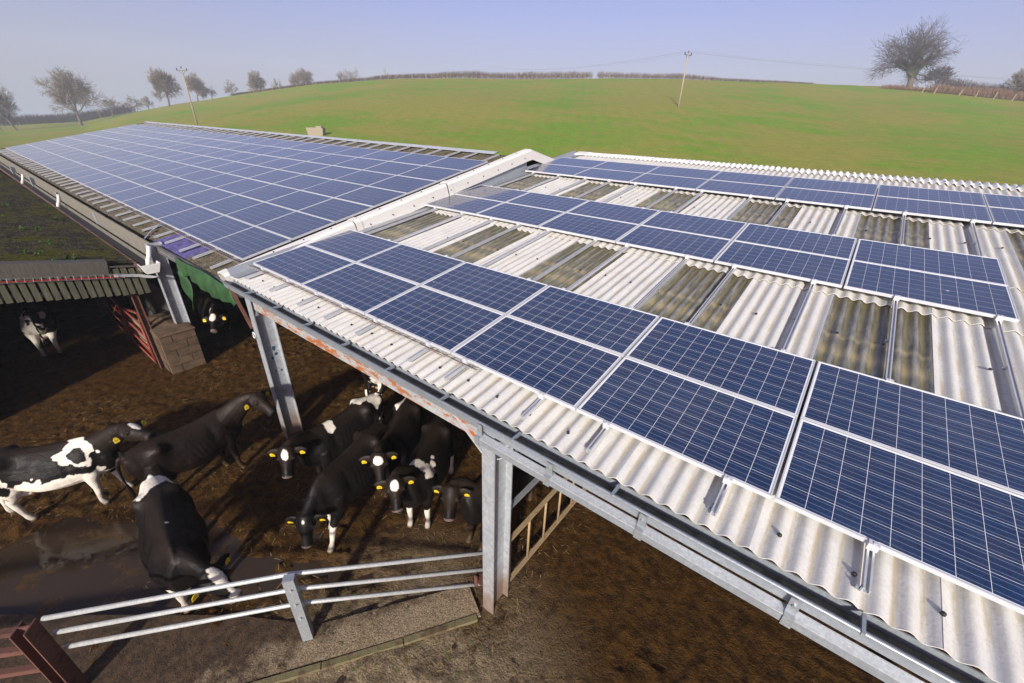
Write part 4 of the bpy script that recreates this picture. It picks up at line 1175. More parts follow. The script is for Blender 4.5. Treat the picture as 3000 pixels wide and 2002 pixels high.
# ================================================================== cows
def ring_loft(mb, rings):
    n = len(rings[0]); b = len(mb.v)
    for r in rings: mb.v.extend([tuple(q) for q in r])
    for i in range(len(rings) - 1):
        for k in range(n):
            a = b + i * n + k; c = b + i * n + (k + 1) % n
            mb.f.append((a, c, c + n, a + n))
    mb.f.append(tuple(b + k for k in reversed(range(n))))
    mb.f.append(tuple(b + (len(rings) - 1) * n + k for k in range(n)))
BODY = [  # x, top, bottom, half width, hip squareness
    (-.80, 1.27, 1.02, .09, .3), (-.77, 1.34, .93, .16, .5), (-.70, 1.37, .78, .215, .7), (-.60, 1.385, .68, .25, .8), (-.47, 1.40, .64, .275, .9), (-.34, 1.41, .60, .295, .9),
    (-.20, 1.395, .56, .31, .45), (0.0, 1.375, .53, .345, .1), (.20, 1.37, .52, .355, 0), (.40, 1.38, .53, .335, 0), (.56, 1.395, .55, .295, 0), (.70, 1.41, .58, .25, 0), (.82, 1.385, .62, .215, 0), (.93, 1.32, .68, .18, 0), (1.0, 1.25, .78, .13, 0)]
FT = [0, .06, .16, .30, .48, .64, .78, .90, .97]
FW = [.08, .30, .54, .80, .96, 1.0, .90, .62, .30]
FH = [.22, .62, .90, .98, 1.0, .95, .78, .50, .24]
def body_ring(x, top, bot, hw, sq):
    pts = []
    side = []
    for t_, a, b in zip(FT, FW, FH):
        side.append((hw * (a * (1 - sq) + b * sq), top + (bot - top) * t_))
    L = [Vector((x, s, z)) for s, z in side]
    Rr = [Vector((x, -s, z)) for s, z in reversed(side)]
    return [Vector((x, 0, top + .006))] + L + [Vector((x, 0, bot))] + Rr
def ell_ring(c, u, s, hu, hs, n=16):
    return [c + u * (hu * math.cos(2 * PI * k / n)) + s * (hs * math.sin(2 * PI * k / n)) for k in range(n)]
def bez(p0, p1, p2, p3, t_): 
    q = 1 - t_
    return p0 * q**3 + p1 * 3*q*q*t_ + p2 * 3*q*t_*t_ + p3 * t_**3
COW_N = [0]
def cow(label, mid, th, poll, muz, patches, sc=.88, legs=None, step=None, tail=0.0, tags=True, turn=0.0, white_legs=None, col=(.0055, .0045, .0042), group='black and white cows in the yard', nose=(.13, .095, .085)):
    loc = Vector((mid[0], mid[1], 0.0))
    Mw = Matrix.Translation(loc) @ Matrix.Rotation(math.radians(th), 4, 'Z') @ Matrix.Scale(sc, 4)
    Mi = Mw.inverted()
    pl = Mi @ Vector(poll); mz = Mi @ Vector(muz)
    mb = MB()
    ring_loft(mb, [body_ring(*b) for b in BODY])
    # neck
    hd = (mz - pl); HL = .49; hd.normalize()
    up = Vector((0, 0, 1)); hu = up - hd * hd.dot(up)
    if hu.length < .2: hu = Vector((1, 0, 0)) - hd * hd.x
    hu.normalize(); hs = hu.cross(hd)
    p0 = Vector((.56, 0, 1.05)); p1 = Vector((.90, pl.y * .12, 1.10)); p3 = pl - hu * .06 + hd * .03; p2 = p3 - hd * .10 - Vector((.16, pl.y * .15, -.04 + .12 * max(0, 1.1 - pl.z)))
    rings = []
    prev = None
    for i in range(11):
        t_ = i / 10; c = bez(p0, p1, p2, p3, t_)
        d_ = (bez(p0, p1, p2, p3, min(1, t_ + .03)) - bez(p0, p1, p2, p3, max(0, t_ - .03))).normalized()
        s_ = up.cross(d_)
        if s_.length < .3: s_ = Vector((0, 1, 0))
        s_.normalize(); u_ = d_.cross(s_)
        k = t_ ** .8
        rings.append(ell_ring(c, u_, s_, float(np.interp(t_, [0, .25, .5, .8, 1], [.33, .265, .205, .150, .135])), float(np.interp(t_, [0, .25, .5, .8, 1], [.20, .165, .125, .092, .092]))))
    ring_loft(mb, rings)
    # head
    rings = []
    for t_, w_, h_, dn in ((-.10, .080, .085, .02), (-.04, .112, .120, .04), (.08, .130, .142, .060), (.22, .138, .162, .076), (.36, .122, .152, .076), (.52, .096, .126, .066), (.70, .080, .106, .058), (.86, .086, .100, .056), (.95, .086, .094, .056), (1.0, .064, .072, .056)):
        rings.append(ell_ring(pl + hd * (t_ * HL) - hu * dn, hu, hs, h_ * 1.06, w_ * 1.06))
    ring_loft(mb, rings)
    # brow and jaw
    ear_c = []
    for s_ in (-1, 1):
        e0 = pl + hd * .03 - hu * .03 + hs * (.085 * s_)
        dr = (hs * s_ * 1.0 - hd * .12 - Vector((0, 0, .22))).normalized()
        wv = (hd * .75 - hu * .3); wv = (wv - dr * wv.dot(dr)).normalized(); nv = dr.cross(wv)
        rr = []
        for t_, w_, q in ((0, .034, .026), (.2, .058, .024), (.45, .076, .021), (.7, .064, .018), (.9, .034, .015), (1.0, .008, .008)):
            rr.append(ell_ring(e0 + dr * (.245 * t_), wv, nv, w_, q, 8))
        ring_loft(mb, rr)
        ear_c.append((e0 + dr * .15, dr, wv, nv, s_))
        mb.tube([pl + hd * .12 + hs * (.100 * s_) + hu * .020, pl + hd * .18 + hs * (.112 * s_) + hu * .012], .034, 8)
    # legs
    st = dict(FL=0, FR=0, HL=0, HR=0); st.update(step or {})
    for key, s_ in (('FL', 1), ('FR', -1)):
        d = st[key]
        y_ = .155 * s_
        P_ = [(.66 + .02 * d, y_ * 1.02, .98), (.66 + .1 * d, y_ * 1.12, .76), (.64 + .35 * d, y_ * 1.08, .62), (.665 + .68 * d, y_, .40), (.665 + .74 * d, y_, .34), (.66 + .93 * d, y_, .15), (.675 + .98 * d, y_, .10), (.70 + d, y_, .05), (.715 + d, y_, .004)]
        mb.tube(P_, [.13, .125, .090, .056, .055, .039, .050, .050, .060], 12)
    for key, s_ in (('HL', 1), ('HR', -1)):
        d = st[key]
        y_ = .165 * s_
        P_ = [(-.50, y_ * .8, 1.08), (-.50 + .05 * d, y_ * 1.0, .88), (-.47 + .25 * d, y_ * 1.12, .72), (-.56 + .5 * d, y_ * 1.05, .58), (-.665 + .68 * d, y_, .47), (-.665 + .74 * d, y_, .41), (-.645 + .93 * d, y_, .16), (-.63 + .97 * d, y_, .105), (-.60 + d, y_, .05), (-.585 + d, y_, .004)]
        mb.tube(P_, [.16, .175, .140, .090, .062, .056, .041, .052, .051, .061], 12)
    # udder
    ur = []
    for k in range(7):
        a = PI * k / 6; ur.append(ell_ring(Vector((-.36 + .20 * math.cos(a), 0, .585)), Vector((0, 0, 1)), Vector((0, 1, 0)), .13 * math.sin(a) + .01, .14 * math.sin(a) + .01, 10))
    ring_loft(mb, ur)
    # tail
    tp = [(-.74, 0, 1.355), (-.82, 0, 1.33), (-.865, 0, 1.22), (-.875, .05 * tail, 1.0), (-.86 - .02 * abs(tail), .12 * tail, .80), (-.85, .17 * tail, .64), (-.845, .18 * tail, .48), (-.84, .18 * tail, .40)]
    mb.tube(tp, [.040, .036, .030, .024, .021, .034, .036, .012], 8)
    # one continuous skin
    me0 = mb.mesh('cow_raw', None)
    tmp = bpy.data.objects.new('cow_raw', me0); COL.objects.link(tmp)
    md = tmp.modifiers.new('r', 'REMESH'); md.mode = 'VOXEL'; md.voxel_size = .0165; md.use_smooth_shade = True
    md = tmp.modifiers.new('s', 'SMOOTH'); md.factor = .5; md.iterations = 5
    dg = bpy.context.evaluated_depsgraph_get()
    me = bpy.data.meshes.new_from_object(tmp.evaluated_get(dg))
    bpy.data.objects.remove(tmp); bpy.data.meshes.remove(me0)
    nv = len(me.vertices); co = np.empty(nv * 3, np.float32); me.vertices.foreach_get('co', co); co = co.reshape(-1, 3)
    # body relief: hooks, flank hollow, shoulder blade, ribs
    nrm_ = np.empty(nv * 3, np.float32); me.vertices.foreach_get('normal', nrm_); nrm_ = nrm_.reshape(-1, 3)
    disp = np.zeros(nv)
    def gz_(c, r, a):
        d2 = ((co - np.array(c)) / np.array(r)) ** 2
        return a * np.exp(-d2.sum(1))
    for s_ in (-1, 1):
        disp += gz_((-.36, .25 * s_, 1.34), (.10, .09, .09), .060) + gz_((-.78, .12 * s_, 1.30), (.07, .07, .07), .030)
        disp -= gz_((-.16, .24 * s_, 1.24), (.13, .14, .12), .034) + gz_((-.58, .22 * s_, 1.27), (.12, .12, .10), .026)
        disp += gz_((.64, .22 * s_, 1.08), (.13, .14, .26), .034) - gz_((.44, .25 * s_, 1.08), (.06, .14, .22), .020)
        disp -= gz_((.84, .18 * s_, 1.12), (.07, .12, .20), .020)
        disp += gz_((.0, .32 * s_, .72), (.35, .15, .22), .035)
    rb = np.exp(-((co[:, 0] - .18) / .26) ** 2) * np.exp(-((co[:, 2] - .98) / .20) ** 2) * (np.abs(co[:, 1]) > .18)
    disp += .0025 * rb * np.sin((co[:, 0] + .25 * (co[:, 2] - 1)) * 2 * PI / .085)
    co = co + nrm_ * disp[:, None]
    me.vertices.foreach_set('co', co.astype(np.float32).ravel()); me.update()
    # coat colours
    COW_N[0] += 1; sd = COW_N[0] * 13.7
    nz = np.array([noise.noise((c_[0] * 4.5 + sd, c_[1] * 4.5, c_[2] * 4.5)) + .65 * noise.noise((c_[0] * 12, c_[1] * 12 + sd, c_[2] * 12)) for c_ in co])
    C = np.tile(np.array(col), (nv, 1))
    # brownish sun-bleached hair along the back
    bl = np.clip((co[:, 2] - 1.18) / .2, 0, 1)[:, None] * .5
    C = C * (1 - bl) + np.array((.026, .017, .011)) * bl
    rel = co - np.array(pl)
    H = np.stack([rel @ np.array(hd), rel @ np.array(hs), rel @ np.array(hu)], 1)
    hm = (H[:, 0] > -.07) & (np.abs(H[:, 1]) < .13) & (np.abs(H[:, 2] + .04) < .2) & (H[:, 0] < .6)
    W = np.array((.70, .64, .54))
    for pt in patches:
        fr, ctr, rad, wht = pt[0], np.array(pt[1]), np.array(pt[2]), (pt[3] if len(pt) > 3 else 1)
        X = H if fr == 'h' else co
        d_ = np.sqrt((((X - ctr) / rad) ** 2).sum(1)) + nz * (.50 if fr == 'b' else .34)
        mk = d_ < 1
        if fr == 'h': mk &= hm
        C[mk] = W if wht else np.array(col)
    for key, zt in (white_legs or {}).items():
        s_ = 1 if key[1] == 'L' else -1
        xc = .45 if key[0] == 'F' else -.9
        mk = (co[:, 2] + nz * .06 < zt) & (co[:, 1] * s_ > .02) & ((co[:, 0] > .3) if key[0] == 'F' else (co[:, 0] < -.25)) & (co[:, 2] < .8)
        C[mk] = W
    # nose, hooves, mud on the legs
    mk = hm & (H[:, 0] > .448 + nz * .015)
    C[mk] = np.array(nose)
    mk = hm & (H[:, 0] > .40) & (H[:, 2] < -.085) 
    hf = co[:, 2] < .055
    C[hf & (co[:, 2] < .055)] = np.array((.13, .085, .05))
    mud = np.clip((.42 - co[:, 2] + nz * .18) / .35, 0, 1)[:, None] * .62
    mud[hm] = 0
    bsp = np.clip((nz - .55) / .25, 0, 1)[:, None] * np.clip((1.15 - co[:, 2]) / .3, 0, 1)[:, None] * np.clip((.2 - co[:, 0]) / .3, 0, 1)[:, None] * .6
    C = C * (1 - bsp) + np.array((.045, .028, .014)) * bsp
    C = C * (1 - mud) + np.array((.075, .045, .022)) * mud
    ud = (co[:, 2] < .60) & (co[:, 0] < -.15) & (co[:, 0] > -.58) & (np.abs(co[:, 1]) < .12) & (co[:, 2] > .42)
    C[ud] = np.array((.42, .26, .20))
    at = me.color_attributes.new('coat', 'FLOAT_COLOR', 'POINT')
    at.data.foreach_set('color', np.concatenate([C, np.ones((nv, 1))], 1).astype(np.float32).ravel())
    me.materials.clear(); me.materials.append(MAT['coat'])
    for p in me.polygons: p.use_smooth = True
    o = bpy.data.objects.new('cow', me); COL.objects.link(o)
    o.matrix_basis = Mw
    tag(o, label, 'cow', group)
    def child(nm, m_, mat, sm=False):
        q = bpy.data.objects.new(nm, m_.mesh(nm, MAT[mat], sm)); COL.objects.link(q); q.parent = o; return q
    for s_ in (-1, 1):
        c = pl + hd * .16 + hs * (.132 * s_) + hu * .016
        e = MB(); ring_loft(e, [ell_ring(c + hs * (s_ * .016 * math.cos(a)), hd, hu, .022 * math.sin(a) + .001, .018 * math.sin(a) + .001, 10) for a in (0.05, .5, 1.0, 1.57, 2.2, 3.0)])
        child('eye', e, 'eye', True)
    if tags:
        for (c, dr, wv, nv_, s_) in ear_c:
            f = nv_ if nv_.dot(hu) > 0 else -nv_
            fz = (f * .6 + hd * .5).normalized()
            dn = (Vector((0, 0, -1)) - fz * (-fz.z)); dn.normalize(); sx = dn.cross(fz)
            b = c + f * .020
            tg = MB(); vs = []
            for off in (.004, .009):
                for (u_, v_) in ((-.012, -.005), (.012, -.005), (.038, .028), (.038, .090), (-.038, .090), (-.038, .028)):
                    vs.append(b + fz * (off + .012) + sx * u_ + dn * v_)
            tg.add(vs, [(5, 4, 3, 2, 1, 0), (6, 7, 8, 9, 10, 11)] + [(i, (i + 1) % 6, 6 + (i + 1) % 6, 6 + i) for i in range(6)])
            t1 = child('ear_tag', tg, 'yellow')
            ink = MB()
            for i in range(3):
                u0 = -.024 + i * .017
                q = b + fz * .0225
                ink.add([q + sx * u0 + dn * .044, q + sx * (u0 + .011) + dn * .044, q + sx * (u0 + .011) + dn * .050, q + sx * (u0 + .006) + dn * .062, q + sx * (u0 + .001) + dn * .062, q + sx * (u0 + .003) + dn * .050], [(0, 1, 2, 3, 4, 5)])
            ik = bpy.data.objects.new('tag_number', ink.mesh('tag_number', MAT['tagink'])); COL.objects.link(ik); ik.parent = t1
    return o

STAR = ('h', (.09, 0, .08), (.085, .050, .08))
BLAZE = [('h', (.10, 0, .07), (.14, .075, .09)), ('h', (.30, 0, .06), (.16, .035, .07))]
cow('cow with white ring on its shoulder and white belly, at the left edge', (-.22, -3.48), 60, (.50, -2.50, 1.36), (.90, -2.30, 1.28),
    [('b', (.05, -.30, .68), (.78, .45, .25)), ('b', (-.55, -.25, .86), (.20, .25, .28)), ('b', (-.42, -.28, .82), (.07, .2, .08), 0), ('b', (.60, -.18, 1.24), (.23, .34, .24)), ('b', (.61, -.26, 1.18), (.10, .2, .11), 0), ('b', (.95, 0, .78), (.16, .12, .14)), ('h', (.16, .02, .07), (.12, .05, .09))],
    white_legs=dict(FR=.75, FL=.5, HR=.62, HL=.5), step=dict(FR=-.10, FL=.18, HR=.20, HL=-.22), tail=.2, nose=(.03, .026, .024))
cow('all black cow with its head turned towards the far steel column', (.90, -2.04), 95, (1.18, -.92, 1.40), (1.48, -.82, 1.19), [('b', (-.2, -.3, .56), (.12, .2, .06))], step=dict(FR=.06, FL=-.1, HR=-.05, HL=.1), tail=.5, col=(.0085, .0052, .0038), nose=(.02, .017, .016))
cow('cow nosing the tube fence, white rump saddle and white face', (2.53, -2.68), -8, (3.72, -2.62, 1.06), (4.02, -2.48, .70),
    [('b', (-.62, 0, 1.38), (.17, .16, .14)), ('b', (-.48, -.16, 1.36), (.14, .16, .14)), ('b', (-.66, .2, 1.25), (.1, .12, .2)), ('b', (.35, .05, 1.40), (.05, .05, .05)), ('b', (.85, .05, .66), (.2, .2, .12)), *BLAZE, ('h', (.44, 0, .02), (.08, .08, .07))],
    white_legs=dict(FL=.6, FR=.6), step=dict(FL=-.16, FR=-.10), sc=.93)
cow('cow with two white saddle bands and a white star, facing the puddle', (2.46, -.08), -85, (2.70, -1.18, 1.29), (2.88, -1.34, .92),
    [('b', (-.62, -.05, 1.32), (.16, .30, .2)), ('b', (-.38, -.1, 1.38), (.2, .16, .10)), ('b', (.42, -.05, 1.36), (.08, .34, .2)), ('b', (-.62, .1, .95), (.16, .3, .12)), ('b', (.2, -.3, .60), (.2, .2, .12)), STAR], step=dict(FL=.05))
cow('black cow with lowered head and one white foreleg, in front of the bunch', (3.32, -.50), -73.6, (3.66, -1.50, .88), (3.80, -1.64, .46), [('b', (.45, -.15, 1.32), (.09, .04, .05)), ('b', (.0, 0, .50), (.4, .2, .06)), ('h', (.05, 0, .08), (.03, .02, .05))],
    white_legs=dict(FR=.42, FL=.46), step=dict(FL=.30, FR=-.05))
cow('cow with a white stripe on its rump and white star, between two others', (3.26, .44), -58, (3.86, -.42, 1.32), (4.06, -.57, .94), [('b', (-.45, -.16, 1.38), (.28, .06, .12)), ('h', (.08, 0, .07), (.08, .07, .09))])
cow('cow with white chevron over its shoulder and white forelegs', (4.05, .36), -62, (4.42, -.57, 1.32), (4.64, -.74, .92), [('b', (.62, .10, 1.36), (.07, .26, .14)), ('b', (.48, .24, 1.25), (.24, .08, .16)), ('h', (.08, 0, .08), (.09, .065, .07)), ('b', (.1, 0, .50), (.5, .2, .07))],
    white_legs=dict(FL=.46, FR=.46, HL=.45), step=dict(FL=.03, FR=.06))
cow('black cow half hidden behind the near steel column', (5.24, .78), -88, (5.12, -.20, 1.33), (5.24, -.40, .94), [], step=dict(FL=.16, FR=.08))
cow('cow with a white forehead patch standing under the green tarpaulin', (-4.72, .44), -10, (-3.48, .09, 1.14), (-3.14, -.12, .84), [('h', (.10, 0, .07), (.11, .07, .09)), ('b', (.95, -.15, 1.0), (.10, .10, .40)), ('b', (.2, 0, .55), (.5, .3, .1))], group='cows inside the barns')
cow('white and black cow seen from behind inside the mossy shed', (-7.25, -2.62), 172, (-8.35, -2.5, 1.1), (-8.6, -2.45, .8), [('b', (-.6, .1, .85), (.3, .22, .45)), ('b', (-.3, .3, .9), (.25, .25, .3)), ('b', (-.6, -.2, 1.25), (.12, .2, .1)), ('b', (0, 0, .55), (.5, .3, .15))],
    white_legs=dict(HL=.8, HR=.7), group='cows inside the barns', tags=False)
cow('cow with a white thigh streak standing behind the rusting beam', (1.12, 1.72), 112, (.65, 2.75, 1.15), (.5, 3.05, .8), [('b', (-.68, -.14, .95), (.14, .10, .35)), ('b', (-.75, .02, .75), (.1, .05, .15))], white_legs=dict(HR=.5, HL=.5), group='cows inside the barns', tags=False)
cow('dark cow deep in the shade with one pale hind leg', (-3.0, 2.45), 30, (-2.0, 2.95, 1.2), (-1.75, 3.2, .9), [('b', (-.5, -.2, .5), (.3, .3, .3))], white_legs=dict(HR=.6), group='cows inside the barns', tags=False)
cow('black cow with head down behind the barred gate', (5.34, 2.42), -86, (5.52, 1.64, .80), (5.64, 1.48, .40), [], white_legs=dict(FL=.12, FR=.12), group='cows inside the barns', tags=False)

# loose straw trodden into the yard
R_s = np.random.default_rng(41); ns = 4200
sx_ = R_s.uniform(-3.5, 6.4, ns); sy_ = R_s.uniform(-4.8, 2.2, ns); sa_ = R_s.uniform(0, PI, ns); sl_ = R_s.uniform(.015, .055, ns)
keep = vnoise(sx_, sy_, .8, 77) > .42
sx_, sy_, sa_, sl_ = sx_[keep], sy_[keep], sa_[keep], sl_[keep]; ns = len(sx_)
ix = np.clip(np.searchsorted(xs, sx_), 0, len(xs) - 1); iy = np.clip(np.searchsorted(ys, sy_), 0, len(ys) - 1)
sz_ = h[iy, ix] + .008
ca, sa2 = np.cos(sa_), np.sin(sa_); wd = R_s.uniform(.002, .0045, ns); tl = R_s.uniform(-.008, .010, ns)
V = np.stack([np.stack([sx_ - ca * sl_ - sa2 * wd, sy_ - sa2 * sl_ + ca * wd, sz_], 1), np.stack([sx_ - ca * sl_ + sa2 * wd, sy_ - sa2 * sl_ - ca * wd, sz_], 1),
              np.stack([sx_ + ca * sl_ + sa2 * wd, sy_ + sa2 * sl_ - ca * wd, sz_ + tl], 1), np.stack([sx_ + ca * sl_ - sa2 * wd, sy_ + sa2 * sl_ + ca * wd, sz_ + tl], 1)], 1).reshape(-1, 3)
MAT['straw'] = m_bark('straw', (0.14, 0.085, 0.03), (0.34, 0.24, 0.11))
st = bpy.data.objects.new('straw', npmesh('straw', V, np.arange(ns * 4).reshape(-1, 4), MAT['straw'], False)); COL.objects.link(st)
tag(st, 'wisps of straw trodden into the yard', None, None, 'stuff')

# ================================================================== bare trees
def seg_mesh(name, segs, mat, off, n=3):
    S_ = np.asarray(segs, float)
    p0, p1, r0, r1 = S_[:, 0:3], S_[:, 3:6], S_[:, 6:7], S_[:, 7:8]
    d = p1 - p0; d /= np.maximum(np.linalg.norm(d, axis=1, keepdims=True), 1e-6)
    a = np.cross(d, np.where(np.abs(d[:, 2:3]) > .9, np.array([[1., 0, 0]]), np.array([[0., 0, 1]])))
    a /= np.linalg.norm(a, axis=1, keepdims=True); b = np.cross(d, a)
    V = []
    for k in range(n):
        an = 2 * PI * k / n; V.append(p0 + (a * math.cos(an) + b * math.sin(an)) * r0)
    for k in range(n):
        an = 2 * PI * k / n; V.append(p1 + (a * math.cos(an) + b * math.sin(an)) * r1)
    V = np.stack(V, 1).reshape(-1, 3) - np.array(off)
    base = np.arange(len(S_))[:, None] * 2 * n
    F = np.concatenate([base + np.array([[k, (k + 1) % n, n + (k + 1) % n, n + k]]) for k in range(n)], 0)
    return npmesh(name, V, F, mat)
def rnd_dir(R_): 
    v = R_.normal(size=3); return v / np.linalg.norm(v)
def grow(R_, out, pos, d, L, r, lev, maxlev, up, wig, kids, ratio):
    n = 5 if lev < 2 else (4 if lev < 3 else 3)
    p = pos.copy(); stops = []
    for i in range(n):
        d = d + rnd_dir(R_) * wig + np.array([0, 0, up[min(lev, len(up) - 1)]])
        d /= np.linalg.norm(d)
        q = p + d * L / n
        ra = r * (1 - .62 * i / n); rb = r * (1 - .62 * (i + 1) / n)
        out[lev].append((*p, *q, ra, rb)); stops.append((q.copy(), d.copy(), rb)); p = q
    if lev >= maxlev: return
    nk = kids[lev]
    for k in range(nk):
        i = int(R_.integers(1 if lev else 2, n)) if k < nk - 1 else n - 1
        q, dd, rr = stops[i]
        ax = rnd_dir(R_); ax = ax - dd * ax.dot(dd); ax /= np.linalg.norm(ax)
        an = R_.uniform(.45, 1.05) if k < nk - 1 else R_.uniform(.1, .4)
        nd = dd * math.cos(an) + ax * math.sin(an)
        grow(R_, out, q, nd, L * R_.uniform(*ratio), rr * R_.uniform(.5, .75), lev + 1, maxlev, up, wig, kids, ratio)
def tree(name, label, base, height, spread=1.0, seed=1, twig='twig', lean=(0, 0), trunk=.19, group='bare trees along the field edge', kids=(11, 8, 7, 6), rad=None, wig=.16, maxlev=4, ivy=0, trunk_r=None, up=(.02, .05, .02, .0), ratio=(.55, .8), twr=.038):
    R_ = np.random.default_rng(seed)
    out = {k: [] for k in range(6)}
    r0 = trunk_r or height * .032
    d0 = np.array([lean[0], lean[1], 1.0]); d0 /= np.linalg.norm(d0)
    grow(R_, out, np.array([0., 0, -.4]), d0, height * (trunk + .15), r0, 0, maxlev, up, wig, kids, ratio)
    allp = np.array([s[3:6] for k in out for s in out[k]])
    zs = height / max(np.percentile(allp[:, 2], 97.5), .1)
    wmax = np.percentile(np.hypot(allp[:, 0], allp[:, 1]), 97); xs_ = (height * .5 * spread) / max(wmax, .1)
    def fix(L, minr):
        A = np.array(L); A[:, [2, 5]] *= zs; A[:, [0, 1, 3, 4]] *= xs_
        A[:, 6:8] = np.maximum(A[:, 6:8] * min(zs, xs_), minr); return A
    T_ = thing(name, label, 'tree', base, group)
    A = fix(out[0] + out[1], .05); A[0, 6] *= 1.5
    o = bpy.data.objects.new('trunk', seg_mesh('trunk', A, MAT['bark'], (0, 0, 0), 6)); COL.objects.link(o); o.parent = T_
    B = fix(out[2] + out[3] + out[4], twr)
    o = bpy.data.objects.new('crown', seg_mesh('crown', B, MAT[twig], (0, 0, 0), 3)); COL.objects.link(o); o.parent = T_
    if ivy:
        cen = A[R_.integers(0, len(A), ivy)]
        t_ = R_.random((ivy, 1)); c = cen[:, :3] * (1 - t_) + cen[:, 3:6] * t_
        keep = (c[:, 2] < height * .62) & ((c[:, 0] < height * .10) | (c[:, 2] < height * .25)); c = c[keep] + R_.normal(size=(keep.sum(), 3)) * .28
        nl = len(c); u = R_.normal(size=(nl, 3)); u /= np.linalg.norm(u, axis=1, keepdims=True); v = np.cross(u, R_.normal(size=(nl, 3))); v /= np.linalg.norm(v, axis=1, keepdims=True)
        s = R_.uniform(.10, .22, (nl, 1))
        V = np.stack([c - u * s, c + v * s * .7, c + u * s, c - v * s * .7], 1).reshape(-1, 3)
        F = np.arange(nl * 4).reshape(-1, 4)
        o = bpy.data.objects.new('ivy', npmesh('ivy', V, F, MAT['ivy'], False)); COL.objects.link(o); o.parent = T_; o['kind'] = 'stuff'
    return T_
def TP(az, dist, dz=0): return polar(az, dist, dz)
def HT(az, dist, el):                   # height that lifts a crown to its place on the skyline
    return 5.65 + dist * math.tan(math.radians(el)) - polar(az, dist).z
OAKW = (8, 6, 5, 5)
tree('oak_tree', 'leaning bare oak cut by the left edge of the picture', TP(-84.4, 236), HT(-84.4, 236, 0.95), 1.15, 3, lean=(-.25, -.2))
tree('oak_tree', 'tall spreading bare oak nearest the left end of the long barn roof', TP(-80.3, 236), HT(-80.3, 236, 2.4), .92, 11, twig='twig')
tree('small_tree', 'small rounded bare tree right of the tall spreading oak', TP(-77.9, 275), HT(-77.9, 275, 0.62), 1.3, 21, kids=(6, 5, 4, 4))
tree('small_tree', 'small bushy bare tree, second right of the tall spreading oak', TP(-76.2, 268), HT(-76.2, 268, 0.85), 1.4, 22, kids=(6, 5, 4, 4))
tree('small_tree', 'small bushy bare tree close left of the upright oak', TP(-75.1, 262), HT(-75.1, 262, 0.9), 1.3, 23, kids=(6, 5, 4, 4))
tree('oak_tree', 'upright bare oak left of the left power pole', TP(-73.4, 228), HT(-73.4, 228, 3.0), .88, 31)
tree('oak_tree', 'hazy round bare tree right of the left power pole', TP(-71.0, 255), HT(-71.0, 255, 2.75), .95, 32)
tree('small_tree', 'low hazy tree at the foot of the round bare tree', TP(-69.7, 258), HT(-69.7, 258, 1.95), 1.5, 33, kids=(6, 5, 4, 4))
tree('small_tree', 'small upright hazy tree at the left end of the hedge', TP(-67.9, 262), HT(-67.9, 262, 2.5), 1.1, 34, kids=(6, 5, 4, 4))
tree('oak_tree', 'hazy bare tree standing above the left end of the hedge', TP(-65.8, 246), HT(-65.8, 246, 3.35), 1.15, 35)
tree('small_tree', 'thin pale tree second above the hedge', TP(-63.6, 262), HT(-63.6, 262, 3.0), .9, 36, kids=(6, 4, 4, 3))
tree('oak_tree', 'pale wide tree rising over the hedge, foggy', TP(-61.2, 272), HT(-61.2, 272, 3.85), 1.3, 37)
tree('small_tree', 'faint low tree over the middle of the hedge', TP(-57.2, 285), HT(-57.2, 285, 3.95), .9, 38, kids=(6, 5, 4, 4))
tree('small_tree', 'faint rounded tree close beside the low one over the hedge', TP(-56.2, 290), HT(-56.2, 290, 4.2), 1.0, 39, kids=(6, 5, 4, 4))
tree('small_tree', 'barely visible tree in the fog above the hedge', TP(-52.1, 320), HT(-52.1, 320, 4.3), .7, 40, kids=(6, 5, 4, 3))
tree('ivy_tree', 'big wind-swept bare tree with ivy clad trunk on the right skyline', TP(.55, 186), 14.6, 1.42, 64, twig='twig_dark', lean=(.02, .02), ivy=9000, trunk_r=.75, trunk=.10, kids=(12, 7, 6, 5), wig=.20, ratio=(.62, .92), twr=.028, group='trees on the right skyline')
tree('small_tree', 'smaller bushy tree right of the big ivy clad tree', TP(2.3, 195), 6.0, 1.5, 66, twig='twig_dark', trunk=.12, kids=(8, 6, 5, 4), group='trees on the right skyline')
tree('oak_tree', 'tall fine-twigged tree cut by the right edge of the picture', TP(7.75, 200), 8.4, 1.15, 67, trunk=.15, group='trees on the right skyline')

# ================================================================== hedges
def hedge(name, label, cat, pts, height, width, per_m, mat, seed, thick=.045, taper=None):
    R_ = np.random.default_rng(seed); segs = []
    base = pts[0]
    tot = sum((b - a).length for a, b in zip(pts, pts[1:]))
    done_ = 0
    for a, b in zip(pts, pts[1:]):
        L = (b - a).length; n_ = int(L * per_m)
        t_ = R_.random(n_); P_ = np.array(a)[None] * (1 - t_[:, None]) + np.array(b)[None] * t_[:, None]
        P_[:, :2] += R_.normal(size=(n_, 2)) * width * .35
        f = (done_ + t_ * L) / tot; done_ += L
        hh = height * (np.interp(f, *taper) if taper else 1.0) * R_.uniform(.55, 1.08, n_) * (0.88 + .24 * vnoise(P_[:, 0], P_[:, 1], 4.0, seed))
        z0 = R_.uniform(0, .55, n_) * hh
        q = P_.copy(); q[:, 2] += hh; q[:, :2] += R_.normal(size=(n_, 2)) * .28
        P_[:, 2] += z0 - .1
        segs.append(np.concatenate([P_, q, np.full((n_, 1), thick), np.full((n_, 1), thick * .4)], 1))
    o = bpy.data.objects.new(name, seg_mesh(name, np.concatenate(segs), MAT[mat], tuple(base), 3)); COL.objects.link(o); o.location = base; LOC[o.name] = Vector(base)
    tag(o, label, cat)
    return o
def arc(a0, a1, n_, off=0.0):
    out = []
    for i in range(n_ + 1):
        a = a0 + (a1 - a0) * i / n_
        out.append(polar(a, float(np.interp(a, AZ_T, RC_T)) + off, 0))
    return out
